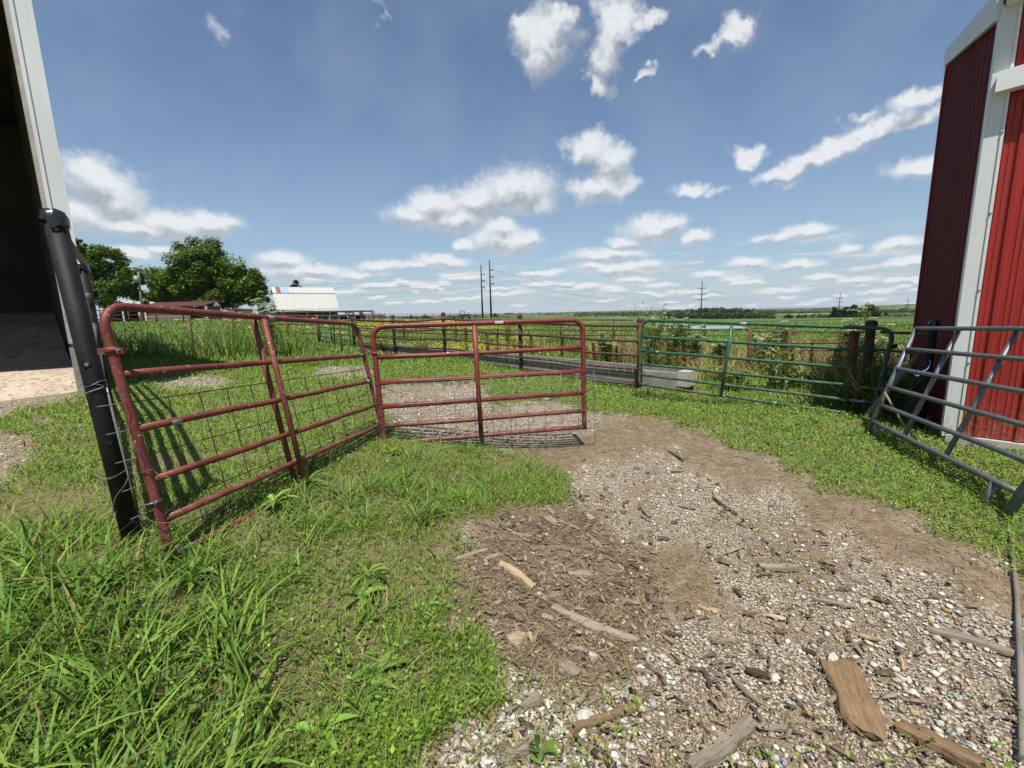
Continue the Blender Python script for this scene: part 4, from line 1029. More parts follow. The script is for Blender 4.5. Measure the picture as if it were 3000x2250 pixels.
# ------------------------------------------------------------------ poles and wires
def utility():
    a = on_ground(420, 950); a = at_y(419, 940, 58.0); a[2] = tz(a[0], a[1]); 
    ztop = at_y(405, 796, 58.0)
    t = thing('utility_pole', 'leaning grey wooden utility pole with transformer beside the left tree', 'utility pole', a)
    MB().tube([a - [0, 0, .3], [ztop[0], 58.0, ztop[2]]], [.17, .11], 10).build('pole', 'pole_pale', t)
    h = lerp(a, np.array([ztop[0], 58.0, ztop[2]]), .86)
    MB().tube([h + [-.05, -.38, -.5], h + [-.05, -.38, .35]], .26, 12).build('transformer', 'grey_tin', t)
    def mast(px, pyb, pyt, Y, arms, lab, al=1.6, topx=None):
        b = at_y(px, pyb, Y); zt = at_y(px, pyt, Y)[2]; zg = min(tz(b[0], Y), b[2]); b[2] = zg
        tt = thing('transmission_pole', lab, 'power pole', b, 'tall power line poles')
        MB().tube([b - [0, 0, 1], [b[0], Y, zt]], [.50, .26], 10).build('mast', 'pole_wood', tt)
        for f in arms:
            for s in (-1, 1):
                if al > 2 or s > 0:
                    MB().tube([(b[0], Y, zt - f), (b[0] + s * al, Y, zt - f + .45)], [.28, .18], 6).build('arm', 'pole_wood', tt)
                    MB().tube([(b[0] + s * al, Y, zt - f + .45), (b[0] + s * al, Y, zt - f - .5)], .12, 6).build('insulator', 'pole_wood', tt)
        return np.array([b[0], Y, zt])
    m1 = mast(1414, 928, 777, 210, (4.5, 7.5, 10.5), 'tall dark power pole, left one of the close pair')
    m2 = mast(1439, 928, 762, 196, (4.5, 7.5, 10.5), 'tall dark power pole, right one of the close pair')
    m3 = mast(2053, 930, 824, 305, (5.0, 9.0, 12.8), 'power pole with three crossarms above the wooded mound', 2.6)
    m4 = mast(2456, 925, 858, 470, (6.0, 10.0, 14.0), 'power pole with three crossarms rising behind the dark cedars', 3.4)
    m5 = mast(2654, 926, 872, 620, (6.0, 10.0, 14.0), 'farthest power pole, close to the red barn edge', 4.2)
    k = 0
    where = ('topmost of three', 'middle of three', 'lowest of three')
    def wire(a, b, sag, lab):
        pts = [lerp(a, b, s) - [0, 0, sag * 4 * s * (1 - s)] for s in np.linspace(0, 1, 25)]
        o = MB().tube(pts, .035, 4).build('power_wire', 'pole_wood', None, a); tag(o, lab, 'wire', 'power line wires')
    far_l = np.array([-260., 150, 30])
    for i, dz in enumerate((4.2, 7.2, 10.2)):
        wire(m1 + [1.5, 0, -dz], np.array([-330., 175 + i * 2, 26 - dz]), 5, 'thin power wire crossing the sky left of the pole pair, ' + where[i])
        wire(m2 + [1.5, 0, -dz], m3 + [-2.5, 0, -dz * 1.2], 7, 'thin power wire between the pole pair and the wooded mound, ' + where[i])
        wire(m3 + [2.6, 0, -dz * 1.2], m4 + [-3.4, 0, -dz * 1.3], 8, 'thin power wire between the wooded mound and the cedars, ' + where[i])
utility()

# ------------------------------------------------------------------ cattle, hay, tractor
def cow(px, py, Y, heading, lab, mat='cow_black', graze=False, s=1.0):
    b = at_y(px, py, Y); zg = tz(b[0], Y); org = np.array([b[0], Y, zg])
    t = thing('cow', lab, 'cow', org, 'cattle on the farm')
    me = bpy.data.meshes.new('body'); bm = bmesh.new()
    sk = bm.verts.layers.skin.verify()
    J = {}
    def V(n, x, y, z, rx, ry=None):
        v = bm.verts.new((x * s, y * s, z * s)); v[sk].radius = (rx * s, (ry or rx) * s); J[n] = v; return v
    V('hip', -.75, 0, 1.10, .30, .33); V('mid', -.1, 0, 1.0, .36, .42); V('chest', .55, 0, 1.04, .33, .38); V('rump', -1.0, 0, 1.1, .20, .22)
    if graze:
        V('neck', 1.0, 0, .80, .17, .2); V('poll', 1.25, 0, .48, .13); V('nose', 1.38, 0, .18, .08)
    else:
        V('neck', 1.0, 0, 1.28, .18, .22); V('poll', 1.28, 0, 1.42, .14); V('nose', 1.62, 0, 1.22, .085)
    V('tail', -1.08, 0, .8, .03); V('tail2', -1.1, 0, .45, .04)
    for sx, n0, x in ((1, 'chest', .6), (-1, 'hip', -.8)):
        for sy in (-1, 1):
            k = f'{sx}{sy}'
            V('a' + k, x, sy * .2, .78, .13); V('b' + k, x + (.0 if sx > 0 else -.06), sy * .2, .42, .075); V('c' + k, x + .03, sy * .2, .03, .06)
    E_ = [('hip', 'mid'), ('mid', 'chest'), ('hip', 'rump'), ('chest', 'neck'), ('neck', 'poll'), ('poll', 'nose'), ('rump', 'tail'), ('tail', 'tail2')]
    for sx, n0 in ((1, 'chest'), (-1, 'hip')):
        for sy in (-1, 1):
            k = f'{sx}{sy}'; E_ += [(n0, 'a' + k), ('a' + k, 'b' + k), ('b' + k, 'c' + k)]
    for a, c in E_: bm.edges.new((J[a], J[c]))
    J['mid'][sk].use_root = True
    bm.to_mesh(me); bm.free(); me.materials.append(MAT[mat])
    o = bpy.data.objects.new('body', me); COL.objects.link(o); o.parent = t
    o.modifiers.new('skin', 'SKIN').use_smooth_shade = True; sb = o.modifiers.new('sub', 'SUBSURF'); sb.levels = 1; sb.render_levels = 1
    for sy in (-1, 1):
        hd = (1.25, .48) if graze else (1.24, 1.46)
        m = MB(); m.add([(hd[0] * s, sy * .1 * s, (hd[1] + .03) * s), (hd[0] * s - .06, sy * .34 * s, hd[1] * s), (hd[0] * s + .06, sy * .22 * s, (hd[1] - .08) * s), (hd[0] * s - .02, sy * .2 * s, (hd[1] + .05) * s)], [(0, 1, 2), (0, 3, 1), (1, 3, 2), (0, 2, 3)])
        e = m.build('ear', mat); e.parent = t
    t.rotation_euler = (0, 0, heading)
cow(895, 938, 104, 2.9, 'brown cow standing left of the hay under the lean-to', 'cow_brown')
cow(938, 938, 103, 3.05, 'black cow standing right of the hay, longer of the two', s=1.12)
cow(962, 938, 102, 2.7, 'black cow at the right post of the lean-to')
cow(1204, 938, 118, 1.75, 'black cow facing away in the pasture, narrow shape', s=1.05)
cow(1249, 938, 112, .3, 'black cow grazing with head down in the pasture', graze=True, s=1.0)
cow(1330, 939, 125, 2.0, 'small dark cow in front of the skyline tractor', s=.9)
def hay_and_tractor():
    b = at_y(917, 937, 101.0); zg = tz(b[0], 101.0)
    rr = random.Random(2); V = []; Fc = []; nr, ns = 7, 18
    for i in range(nr):
        f = i / (nr - 1)
        for j in range(ns):
            a = 2 * math.pi * j / ns; r = 1.35 * (1 - f ** 1.8) + .02; k = 1 + rr.uniform(-.12, .12)
            V.append((b[0] + r * k * math.cos(a), 101.0 + r * k * math.sin(a), zg + 1.0 * f * (1 + rr.uniform(-.06, .06)) - .05))
    Fc = [(i * ns + j, i * ns + (j + 1) % ns, (i + 1) * ns + (j + 1) % ns, (i + 1) * ns + j) for i in range(nr - 1) for j in range(ns)] + [tuple((nr - 1) * ns + j for j in range(ns))]
    o = MB().add(V, Fc, True).build('hay_pile', 'hay', None, (b[0], 101.0, zg)); tag(o, 'yellow heap of hay between the brown and black cattle', 'hay')
    Y = 150.0; c = at_y(1362, 938, Y); zg = tz(c[0], Y)
    t = thing('tractor', 'dark tractor with cab on the skyline behind the corral', 'tractor', (c[0], Y, zg))
    x = c[0]
    for dy in (-.85, .85):
        MB().tube([(x - .9, Y + dy - .22, zg + .85), (x - .9, Y + dy + .22, zg + .85)], .85, 20).build('rear_wheel', 'tyre', t)
        MB().tube([(x + 1.6, Y + dy - .15, zg + .5), (x + 1.6, Y + dy + .15, zg + .5)], .5, 16).build('front_wheel', 'tyre', t)
    MB().box((x + .9, Y, zg + 1.25), 1.1, .38, .38).build('hood', 'pole_wood', t)
    MB().box((x - .8, Y, zg + 1.15), .7, .5, .35).build('rear_body', 'pole_wood', t)
    for dx in (-1.5, -.1):
        for dy in (-.6, .6): MB().tube([(x + dx, Y + dy, zg + 1.4), (x + dx + .05, Y + dy, zg + 2.75)], .06, 6).build('cab_post', 'pole_wood', t)
    MB().box((x - .78, Y, zg + 2.8), .85, .72, .08).build('cab_roof', 'pole_wood', t)
    MB().tube([(x + 1.2, Y, zg + 1.6), (x + 1.2, Y, zg + 2.4)], .05, 6).build('exhaust', 'pole_wood', t)
hay_and_tractor()

# ------------------------------------------------------------------ vegetation generators (numpy)
def blades(base, h, w, yaw, lean, curve, segs, tint, twist=0.0):
    """curved tapering blades: base (N,3); returns V, T, colours"""
    N = len(base); t = np.linspace(0, 1, segs + 1)
    dx, dy = np.cos(yaw), np.sin(yaw)
    sx, sy = -np.sin(yaw + twist), np.cos(yaw + twist)
    V = np.empty((N, 2 * segs + 1, 3)); 
    for i, tt in enumerate(t):
        hor = h * (lean * tt + curve * tt * tt); ver = h * (tt - .42 * curve * tt * tt) * np.sqrt(np.clip(1 - .25 * lean * lean, .3, 1))
        c = base + np.stack([dx * hor, dy * hor, ver], -1)
        if i < segs:
            ww = w * (1 - tt ** 1.7) * .5 + .0003; o = np.stack([sx * ww, sy * ww, np.zeros(N)], -1)
            V[:, 2 * i] = c - o; V[:, 2 * i + 1] = c + o
        else: V[:, 2 * segs] = c
    tri = []
    for i in range(segs - 1):
        a = 2 * i; tri += [(a, a + 1, a + 3), (a, a + 3, a + 2)]
    a = 2 * (segs - 1); tri += [(a, a + 1, a + 2)]
    tri = np.array(tri); K = 2 * segs + 1
    T = (np.arange(N)[:, None, None] * K + tri[None]).reshape(-1, 3)
    C = np.repeat(tint, K, 0)
    return V.reshape(-1, 3), T, C
def leaves(base, size, aspect, yaw, pitch, tint, fold=.25):
    """small pointed leaves, four triangles around a raised midrib: base (N,3)"""
    N = len(base)
    f = np.stack([np.cos(yaw) * np.cos(pitch), np.sin(yaw) * np.cos(pitch), np.sin(pitch)], -1)
    s = np.stack([-np.sin(yaw), np.cos(yaw), np.zeros(N)], -1); u = np.cross(f, s)
    L = size[:, None]; W = (size * aspect)[:, None] * .5
    V = np.stack([base, base + f * L * .45 + s * W + u * W * fold, base + f * L * .5, base + f * L * .45 - s * W + u * W * fold, base + f * L], 1)
    tri = np.array([(0, 2, 1), (1, 2, 4), (0, 3, 2), (3, 4, 2)])
    T = (np.arange(N)[:, None, None] * 5 + tri[None]).reshape(-1, 3)
    return V.reshape(-1, 3), T, np.repeat(tint, 5, 0)
def merge(parts):
    V, T, C = [], [], []; n = 0
    for v, t_, c in parts: V.append(v); T.append(t_ + n); C.append(c); n += len(v)
    return np.vstack(V), np.vstack(T), np.vstack(C)
def hue(N, c1, c2, var=.18, dry=0.0, dryc=(.30, .24, .11)):
    k = RNG.random((N, 1)); c = np.array(c1) * (1 - k) + np.array(c2) * k
    c = c * (1 + RNG.normal(0, var, (N, 1)))
    if dry > 0:
        m = RNG.random(N) < dry; c[m] = np.array(dryc) * (.7 + .6 * RNG.random((m.sum(), 1)))
    return np.clip(c, .004, .8)
def polar(N, r0, r1, a0, a1):
    r = r0 * (r1 / r0) ** RNG.random(N); a = rad(a0) + (rad(a1) - rad(a0)) * RNG.random(N)
    return r * np.sin(a), r * np.cos(a), r
def ground_pts(x, y): return np.stack([x, y, terr(x, y)], -1)
def inside_barns(x, y):
    p = np.stack([x, y], -1)
    q = p - LB_R[:2]; il = ((q @ LB_u[:2]) > -.15) & ((q @ LB_w[:2]) > -.0) 
    q = p - RB_C[:2]; ir = ((q @ RB_f[:2]) > -.0) & ((q @ RB_l[:2]) > -.05)
    q = p - FA; s_ = q @ FD; o_ = q @ np.array([.69, .72]); ib = (s_ > -1.35) & (s_ < 13.4) & (o_ > .08) & (o_ < .74)
    return il | ir | ib

# --- short grass and small weeds over all the green ground near the camera
def short_green():
    x, y, r = polar(460000, .75, 15, -62, 62)
    px, py, dr, mu, sm, pa = zones(x, y, .55)
    patch = .5 + .5 * wav(x, y, 3.1, 1) * .8 + .35 * wav(x, y, 8.5, 3)
    thin = np.ones_like(x)
    left_near = (px < 1500) & (py > 1330)
    thin = np.where(left_near, .13 + .88 * np.clip(patch, 0, 1.1) ** 1.5, .70 + .5 * patch)
    edge = dr & (RNG.random(len(x)) < .012 * np.clip(1.2 + 2.2 * wav(x, y, 4, 1), 0, 2.4)) & ~mu & ~in_poly(px, py, [(2380,1900),(2520,1900),(2640,2210),(2460,2210)])
    keep = ((~dr & ~pa) & (RNG.random(len(x)) < thin)) | edge | (pa & (RNG.random(len(x)) < .10))
    keep &= ~inside_barns(x, y) & ~(in_poly(px, py, TALL) & (RNG.random(len(x)) < .55))
    x, y, r, px, py = x[keep], y[keep], r[keep], px[keep], py[keep]
    B = ground_pts(x, y); N = len(x)
    is_leaf = RNG.random(N) < np.where((px > 1700) | (py < 1350), .72, .40)
    b = ~is_leaf; n = b.sum()
    inT = in_poly(px, py, TALL)
    h = np.where(inT[b], RNG.uniform(.05, .16, n), RNG.uniform(.025, .09, n)) * (1 + .04 * r[b])
    w = np.maximum(RNG.uniform(.0025, .0055, n), r[b] * .0017)
    V1 = blades(B[b], h, w, RNG.uniform(0, 6.28, n), RNG.uniform(.1, .8, n), RNG.uniform(.1, .8, n), 2, hue(n, (.095, .185, .020), (.19, .28, .040), .25, .09))
    n = is_leaf.sum(); bl = B[is_leaf].copy(); bl[:, 2] += RNG.uniform(.004, .05, n)
    sz = np.maximum(RNG.uniform(.010, .028, n), r[is_leaf] * np.where(px[is_leaf] > 1700, .0054, .0046))
    V2 = leaves(bl, sz, RNG.uniform(.35, .75, n), RNG.uniform(0, 6.28, n), RNG.uniform(-.15, .8, n), hue(n, (.10, .21, .019), (.20, .315, .042), .27, .04))
    V, T, C = merge([V1, V2])
    tri_mesh('short_grass', V, T, 'leafage', C, label='short green grass and small weeds covering the ground', cat='grass')
short_green()

# --- long grass: clumps of arching blades
def long_grass():
    parts = []
    def clumps(poly, n, hmin, hmax, nb, spread, r0=.8, r1=7, pick=.8, c1=(.075, .165, .020), c2=(.20, .31, .055), dry=.05, wmin=.005, wmax=.013):
        x, y, r = polar(n, r0, r1, -60, 60)
        B0 = ground_pts(x, y); px, py = project(B0)
        k = in_poly(px, py, poly) & (RNG.random(n) < pick) & ~inside_barns(x, y)
        x, y, r = x[k], y[k], r[k]
        m = len(x); cnt = RNG.integers(nb[0], nb[1], m); idx = np.repeat(np.arange(m), cnt); N = len(idx)
        sz = RNG.uniform(.65, 1.1, m)[idx]
        ox = RNG.normal(0, spread, N); oy = RNG.normal(0, spread, N)
        B = ground_pts(x[idx] + ox, y[idx] + oy); B[:, 2] -= .01
        yaw = np.arctan2(oy, ox) + RNG.normal(0, .7, N)
        h = RNG.uniform(hmin, hmax, N) * sz
        w = np.maximum(RNG.uniform(wmin, wmax, N), r[idx] * .0016)
        V = blades(B, h, w, yaw, RNG.uniform(.05, .65, N), RNG.uniform(.1, 1.15, N), 4, hue(N, c1, c2, .2, dry), RNG.normal(0, .5, N))
        parts.append(V)
    clumps(TALL, 1700, .12, .31, (8, 18), .035, .8, 4.2, .85, wmin=.008, wmax=.021)
    clumps(TUFT, 900, .10, .26, (14, 30), .03, 2, 6.5, .55)
    clumps(RIGHT, 700, .07, .17, (8, 18), .04, 2.5, 7.5, .5, (.085, .20, .018), (.17, .31, .036))
    strip = [(740,1690),(1240,1560),(1420,1520),(1320,1700),(1240,1900),(1100,2120),(900,2250),(700,2250),(760,1900)]
    clumps(strip, 620, .06, .17, (8, 18), .03, .9, 4, .42, dry=.12)
    back = [(1740,1130),(1870,1130),(2050,1170),(2300,1200),(2600,1225),(2600,1260),(2250,1240),(1900,1200),(1720,1190)]
    clumps(back, 900, .08, .20, (8, 16), .05, 4.5, 11, .6)
    mid = [(720,1040),(1120,1030),(1700,1110),(1700,1180),(1430,1160),(1400,1110),(1120,1120),(820,1160),(560,1060)]
    clumps(mid, 1500, .06, .16, (8, 14), .06, 5, 18, .7)
    wood_edge = [(1480,1960),(1640,1990),(1560,2110),(1440,2200),(1380,2150)]
    clumps(wood_edge, 160, .04, .10, (6, 14), .02, 1, 3, .5)
    V, T, C = merge(parts)
    tri_mesh('long_grass', V, T, 'leafage', C, label='long arching grass in the foreground and along the gates', cat='grass')
long_grass()

# --- dry straw litter on bare and thin ground
def straw():
    x, y, r = polar(80000, .8, 8, -60, 60)
    px, py, dr, mu, sm, pa = zones(x, y, .7)
    keep = RNG.random(len(x)) < np.where(mu, .95, np.where(sm, .8, np.where(dr, .22, np.where((px < 1500) & (py > 1330), .75, .2))))
    keep &= ~inside_barns(x, y)
    x, y, r, mu = x[keep], y[keep], r[keep], mu[keep]; N = len(x); B = ground_pts(x, y); B[:, 2] += RNG.uniform(.0, .012, N)
    yaw = RNG.uniform(0, 6.28, N); L = RNG.uniform(.02, .11, N); w = np.maximum(RNG.uniform(.0012, .003, N), r * .0009)
    d = np.stack([np.cos(yaw), np.sin(yaw), RNG.normal(0, .12, N)], -1); s = np.stack([-np.sin(yaw), np.cos(yaw), np.zeros(N)], -1)
    m = B + d * (L / 2)[:, None] + s * (RNG.normal(0, .08, N) * L)[:, None]; e = B + d * L[:, None]
    W = (s * w[:, None] * .5); Zu = np.array([0, 0, .002])
    V = np.stack([B - W, B + W, m + W + Zu, m - W + Zu, e], 1).reshape(-1, 3)
    T = (np.arange(N)[:, None, None] * 5 + np.array([(0, 1, 2), (0, 2, 3), (3, 2, 4)])[None]).reshape(-1, 3)
    C = np.repeat(hue(N, (.34, .26, .15), (.20, .14, .08), .2), 5, 0)
    tri_mesh('straw_litter', V, T, 'chip_tint', C, label='dry straw and dead stems lying on the bare ground', cat='straw')
straw()

# --- gravel
ICO_V = None
def ico():
    p = (1 + 5 ** .5) / 2
    v = np.array([(-1, p, 0), (1, p, 0), (-1, -p, 0), (1, -p, 0), (0, -1, p), (0, 1, p), (0, -1, -p), (0, 1, -p), (p, 0, -1), (p, 0, 1), (-p, 0, -1), (-p, 0, 1)], float)
    f = np.array([(0, 11, 5), (0, 5, 1), (0, 1, 7), (0, 7, 10), (0, 10, 11), (1, 5, 9), (5, 11, 4), (11, 10, 2), (10, 7, 6), (7, 1, 8), (3, 9, 4), (3, 4, 2), (3, 2, 6), (3, 6, 8), (3, 8, 9), (4, 9, 5), (2, 4, 11), (6, 2, 10), (8, 6, 7), (9, 8, 1)])
    return v / np.linalg.norm(v[0]), f
def stones(P, size, tint, flat=(.35, .75)):
    iv, fi = ico(); N = len(P)
    V = np.repeat(iv[None], N, 0) * (1 + RNG.normal(0, .20, (N, 12, 1))); V = np.sign(V) * np.abs(V) ** .62
    sc = np.stack([np.ones(N), RNG.uniform(.55, 1, N), RNG.uniform(*flat, N)], -1)
    V = V * sc[:, None] * size[:, None, None]
    a = RNG.uniform(0, 6.28, N); tl = RNG.normal(0, .25, N)
    ca, sa, ct, st = np.cos(a)[:, None], np.sin(a)[:, None], np.cos(tl)[:, None], np.sin(tl)[:, None]
    x, y, z = V[..., 0], V[..., 1], V[..., 2]
    y, z = y * ct - z * st, y * st + z * ct
    x, y = x * ca - y * sa, x * sa + y * ca
    V = np.stack([x, y, z], -1) + P[:, None]
    T = (np.arange(N)[:, None, None] * 12 + fi[None]).reshape(-1, 3)
    return V.reshape(-1, 3), T, np.repeat(tint, 12, 0)
def stone_hue(N):
    pal = np.array([(.60, .56, .48), (.52, .475, .40), (.42, .37, .30), (.40, .41, .42), (.46, .38, .27), (.24, .19, .14), (.42, .27, .13), (.68, .66, .60)])
    c = pal[RNG.choice(len(pal), N, p=[.22, .22, .17, .11, .12, .08, .03, .05])]
    return np.clip(c * (1 + RNG.normal(0, .12, (N, 1))), .03, .8)
def gravel():
    x, y, r = polar(95000, .8, 13, -60, 60)
    px, py, dr, mu, sm, pa = zones(x, y, .7)
    rich = .5 + .60 * wav(x, y, 2.4, 2) + .45 * wav(x, y, 6.0, 4) - .55 * np.exp(-((x - 1.15 - .10 * (4 - y)) / .22) ** 2)
    pale = [(1640,1400),(1900,1380),(2250,1440),(2700,1640),(3000,1800),(3000,2250),(1700,2250),(1650,2080),(1960,1840),(1900,1640)]
    hot = in_poly(px, py, pale)
    behind = py < 1290
    pr = np.where(mu, .12, np.where(sm, .22, np.where(hot, .34 + .85 * np.clip(rich, 0, 1.0) ** 1.2, np.where(behind, .85 + .4 * rich, .10 + .7 * np.clip(rich, 0, 1)))))
    keep = (dr & (RNG.random(len(x)) < pr)) | (pa & (RNG.random(len(x)) < .6)) | (~dr & ~pa & (RNG.random(len(x)) < .006))
    keep &= ~inside_barns(x, y)
    x, y, r = x[keep], y[keep], r[keep]; N = len(x)
    size = np.minimum(.0037 * np.exp(RNG.exponential(.55, N)), .020) * np.clip(.72 + .4 * rich[keep], .6, 1.25)
    size = np.minimum(np.maximum(size, r * .0016), .03)
    P = ground_pts(x, y); P[:, 2] += size * .0 - .011
    V, T, C = stones(P, size, stone_hue(N))
    tri_mesh('gravel', V, T, 'stone_tint', C, label='pale crushed limestone gravel spread over the drive', cat='gravel')
gravel()

# --- small wood chips
def chips():
    x, y, r = polar(16000, .8, 7, -58, 58)
    px, py, dr, mu, sm, pa = zones(x, y, .7)
    keep = RNG.random(len(x)) < np.where(mu, .75, np.where(dr & ~sm, .20, np.where(dr, .10, .008)))
    keep &= ~inside_barns(x, y)
    x, y, r = x[keep], y[keep], r[keep]; N = len(x)
    L = np.maximum(RNG.uniform(.010, .042, N), r * .004); W = L * RNG.uniform(.10, .36, N); Hh = np.minimum(W * .35, .0035)
    P = ground_pts(x, y); P[:, 2] += RNG.uniform(0, .008, N)
    yaw = RNG.uniform(0, 6.28, N); tl = RNG.normal(0, .22, N)
    f = np.stack([np.cos(yaw) * np.cos(tl), np.sin(yaw) * np.cos(tl), np.sin(tl)], -1); s = np.stack([-np.sin(yaw), np.cos(yaw), RNG.normal(0, .2, N)], -1); u = np.cross(f, s)
    V = []
    for k in (-1, 1):
        for j in (-1, 1):
            for i in (-1, 1):
                V.append(P + f * (L * i * RNG.uniform(.7, 1, N))[:, None] + s * (W * j * RNG.uniform(.6, 1, N))[:, None] + u * (Hh * k)[:, None])
    V = np.stack(V, 1)
    q = np.array([(0, 2, 3, 1), (4, 5, 7, 6), (0, 1, 5, 4), (2, 6, 7, 3), (0, 4, 6, 2), (1, 3, 7, 5)])
    tri = np.vstack([q[:, [0, 1, 2]], q[:, [0, 2, 3]]])
    T = (np.arange(N)[:, None, None] * 8 + tri[None]).reshape(-1, 3)
    pal = np.array([(.22, .175, .13), (.14, .10, .07), (.30, .235, .165), (.08, .055, .04), (.38, .27, .15)])
    C = pal[RNG.choice(5, N, p=[.36, .24, .24, .06, .10])] * (1 + RNG.normal(0, .15, (N, 1)))
    tri_mesh('wood_chips', V.reshape(-1, 3), T, 'chip_tint', np.repeat(np.clip(C, .02, .6), 8, 0), label='small bark and wood chips scattered over the drive', cat='wood chips')
chips()

# --- tall meadow and weeds farther off
def meadow():
    parts = []
    # pasture grass 14-70 m
    x, y, r = polar(70000, 12, 75, -50, 50)
    B = ground_pts(x, y); px, py = project(B)
    k = ~inside_barns(x, y); x, y, r, B = x[k], y[k], r[k], B[k]; n = len(x)
    h = RNG.uniform(.08, .22, n); w = r * .0022
    parts.append(blades(B, h, w, RNG.uniform(0, 6.28, n), RNG.uniform(.1, .6, n), RNG.uniform(.1, .6, n), 2, hue(n, (.095, .18, .024), (.155, .24, .04), .18, .06)))
    V, T, C = merge(parts)
    tri_mesh('pasture_grass', V, T, 'leafage', C, label='green pasture grass beyond the rusty fences', cat='grass')
    # buttercups in drifts
    x, y, r = polar(60000, 12, 100, -38, 12)
    d = wav(x, y, .22, 2) + .7 * wav(x, y, .6, 1)
    s_ = x / r
    k = (RNG.random(len(x)) < np.clip(.02 + .75 * d, 0.0, 1) * np.clip((.20 - s_) / .15, 0, 1)) & ~inside_barns(x, y) & (((x - FA[0]) * .69 + (y - FA[1]) * .72) > 1.5)
    x, y, r = x[k], y[k], r[k]; n = len(x)
    B = ground_pts(x, y); B[:, 2] += RNG.uniform(.08, .28, n)
    V2 = leaves(B, np.maximum(.03, r * .0030), np.full(n, .95), RNG.uniform(0, 6.28, n), RNG.uniform(-.3, .9, n), hue(n, (.50, .42, .02), (.60, .50, .04), .10), 0.0)
    tri_mesh('yellow_flowers', *V2[:2], 'leafage', V2[2], label='yellow buttercups flowering in drifts across the pasture', cat='flowers')
meadow()

# --- tall weed beds: left bank with wire fence, and behind the green gate
def weeds():
    parts = []
    def bed(poly, n, r0, r1, hmin, hmax, c1, c2, dry, wk=.0018, leaf=.5, pick=.9):
        x, y, r = polar(n, r0, r1, -56, 56); B = ground_pts(x, y); px, py = project(B)
        k = in_poly(px + 12 * wav(x, y, 2, 1), py, poly) & ~inside_barns(x, y) & (RNG.random(n) < pick)
        x, y, r, B = x[k], y[k], r[k], B[k]; N = len(x)
        hm = 1 + .35 * wav(x, y, .9, 4)
        h = RNG.uniform(hmin, hmax, N) * hm
        parts.append(blades(B, h, np.maximum(.006, r * wk), RNG.uniform(0, 6.28, N), RNG.uniform(.03, .35, N), RNG.uniform(0, .7, N), 3, hue(N, c1, c2, .2, dry, (.42, .33, .17)), RNG.normal(0, .6, N)))
        m = int(N * leaf); j = RNG.integers(0, N, m); L = B[j].copy(); L[:, 2] += h[j] * RNG.random(m) ** .7 * .95; L[:, :2] += RNG.normal(0, .10, (m, 2))
        parts.append(leaves(L, np.maximum(.05, r[j] * .007) * RNG.uniform(.6, 1.4, m), RNG.uniform(.3, .6, m), RNG.uniform(0, 6.28, m), RNG.uniform(-.7, .6, m), hue(m, c1, c2, .25, dry * .8, (.28, .19, .085))))
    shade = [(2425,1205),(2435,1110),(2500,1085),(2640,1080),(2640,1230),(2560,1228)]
    bed(shade, 26000, 6, 12, .5, 1.0, (.06, .10, .022), (.10, .15, .035), .05, leaf=1.1)  # weed colours darkened to paint in the barn's shadow
    left = [(250,1052),(300,1000),(820,990),(900,1008),(880,1036),(800,1046),(620,1052)]
    bed(left, 26000, 11, 24, .5, 1.25, (.085, .17, .024), (.16, .25, .045), .08, leaf=.7)
    right_ = [(1700,1050),(1730,1000),(1900,985),(2560,985),(2690,1010),(2700,1100),(2600,1140),(2300,1120),(2050,1120),(1920,1080)]
    bed(right_, 30000, 8, 22, .35, .95, (.14, .20, .036), (.24, .29, .07), .45, leaf=.8)
    bed(right_, 9000, 8, 20, .45, .95, (.20, .085, .04), (.30, .19, .085), .25, leaf=1.6)
    inner = [(1740,1140),(2040,1140),(2200,1150),(2560,1150),(2600,1215),(2300,1185),(2050,1165)]
    bed(inner, 9000, 6.5, 12, .15, .40, (.11, .18, .028), (.19, .25, .05), .12, leaf=.8)
    bunk = [(1180,1012),(1360,1012),(1700,1060),(1890,1095),(1900,1040),(1500,985),(1150,985)]
    bed(bunk, 16000, 9, 26, .25, .7, (.075, .12, .025), (.13, .17, .045), .18, leaf=.7, pick=.7)
    V, T, C = merge(parts)
    tri_mesh('weed_beds', V, T, 'leafage', C, label='tall rank weeds on the left bank and behind the green gate', cat='weeds')
weeds()

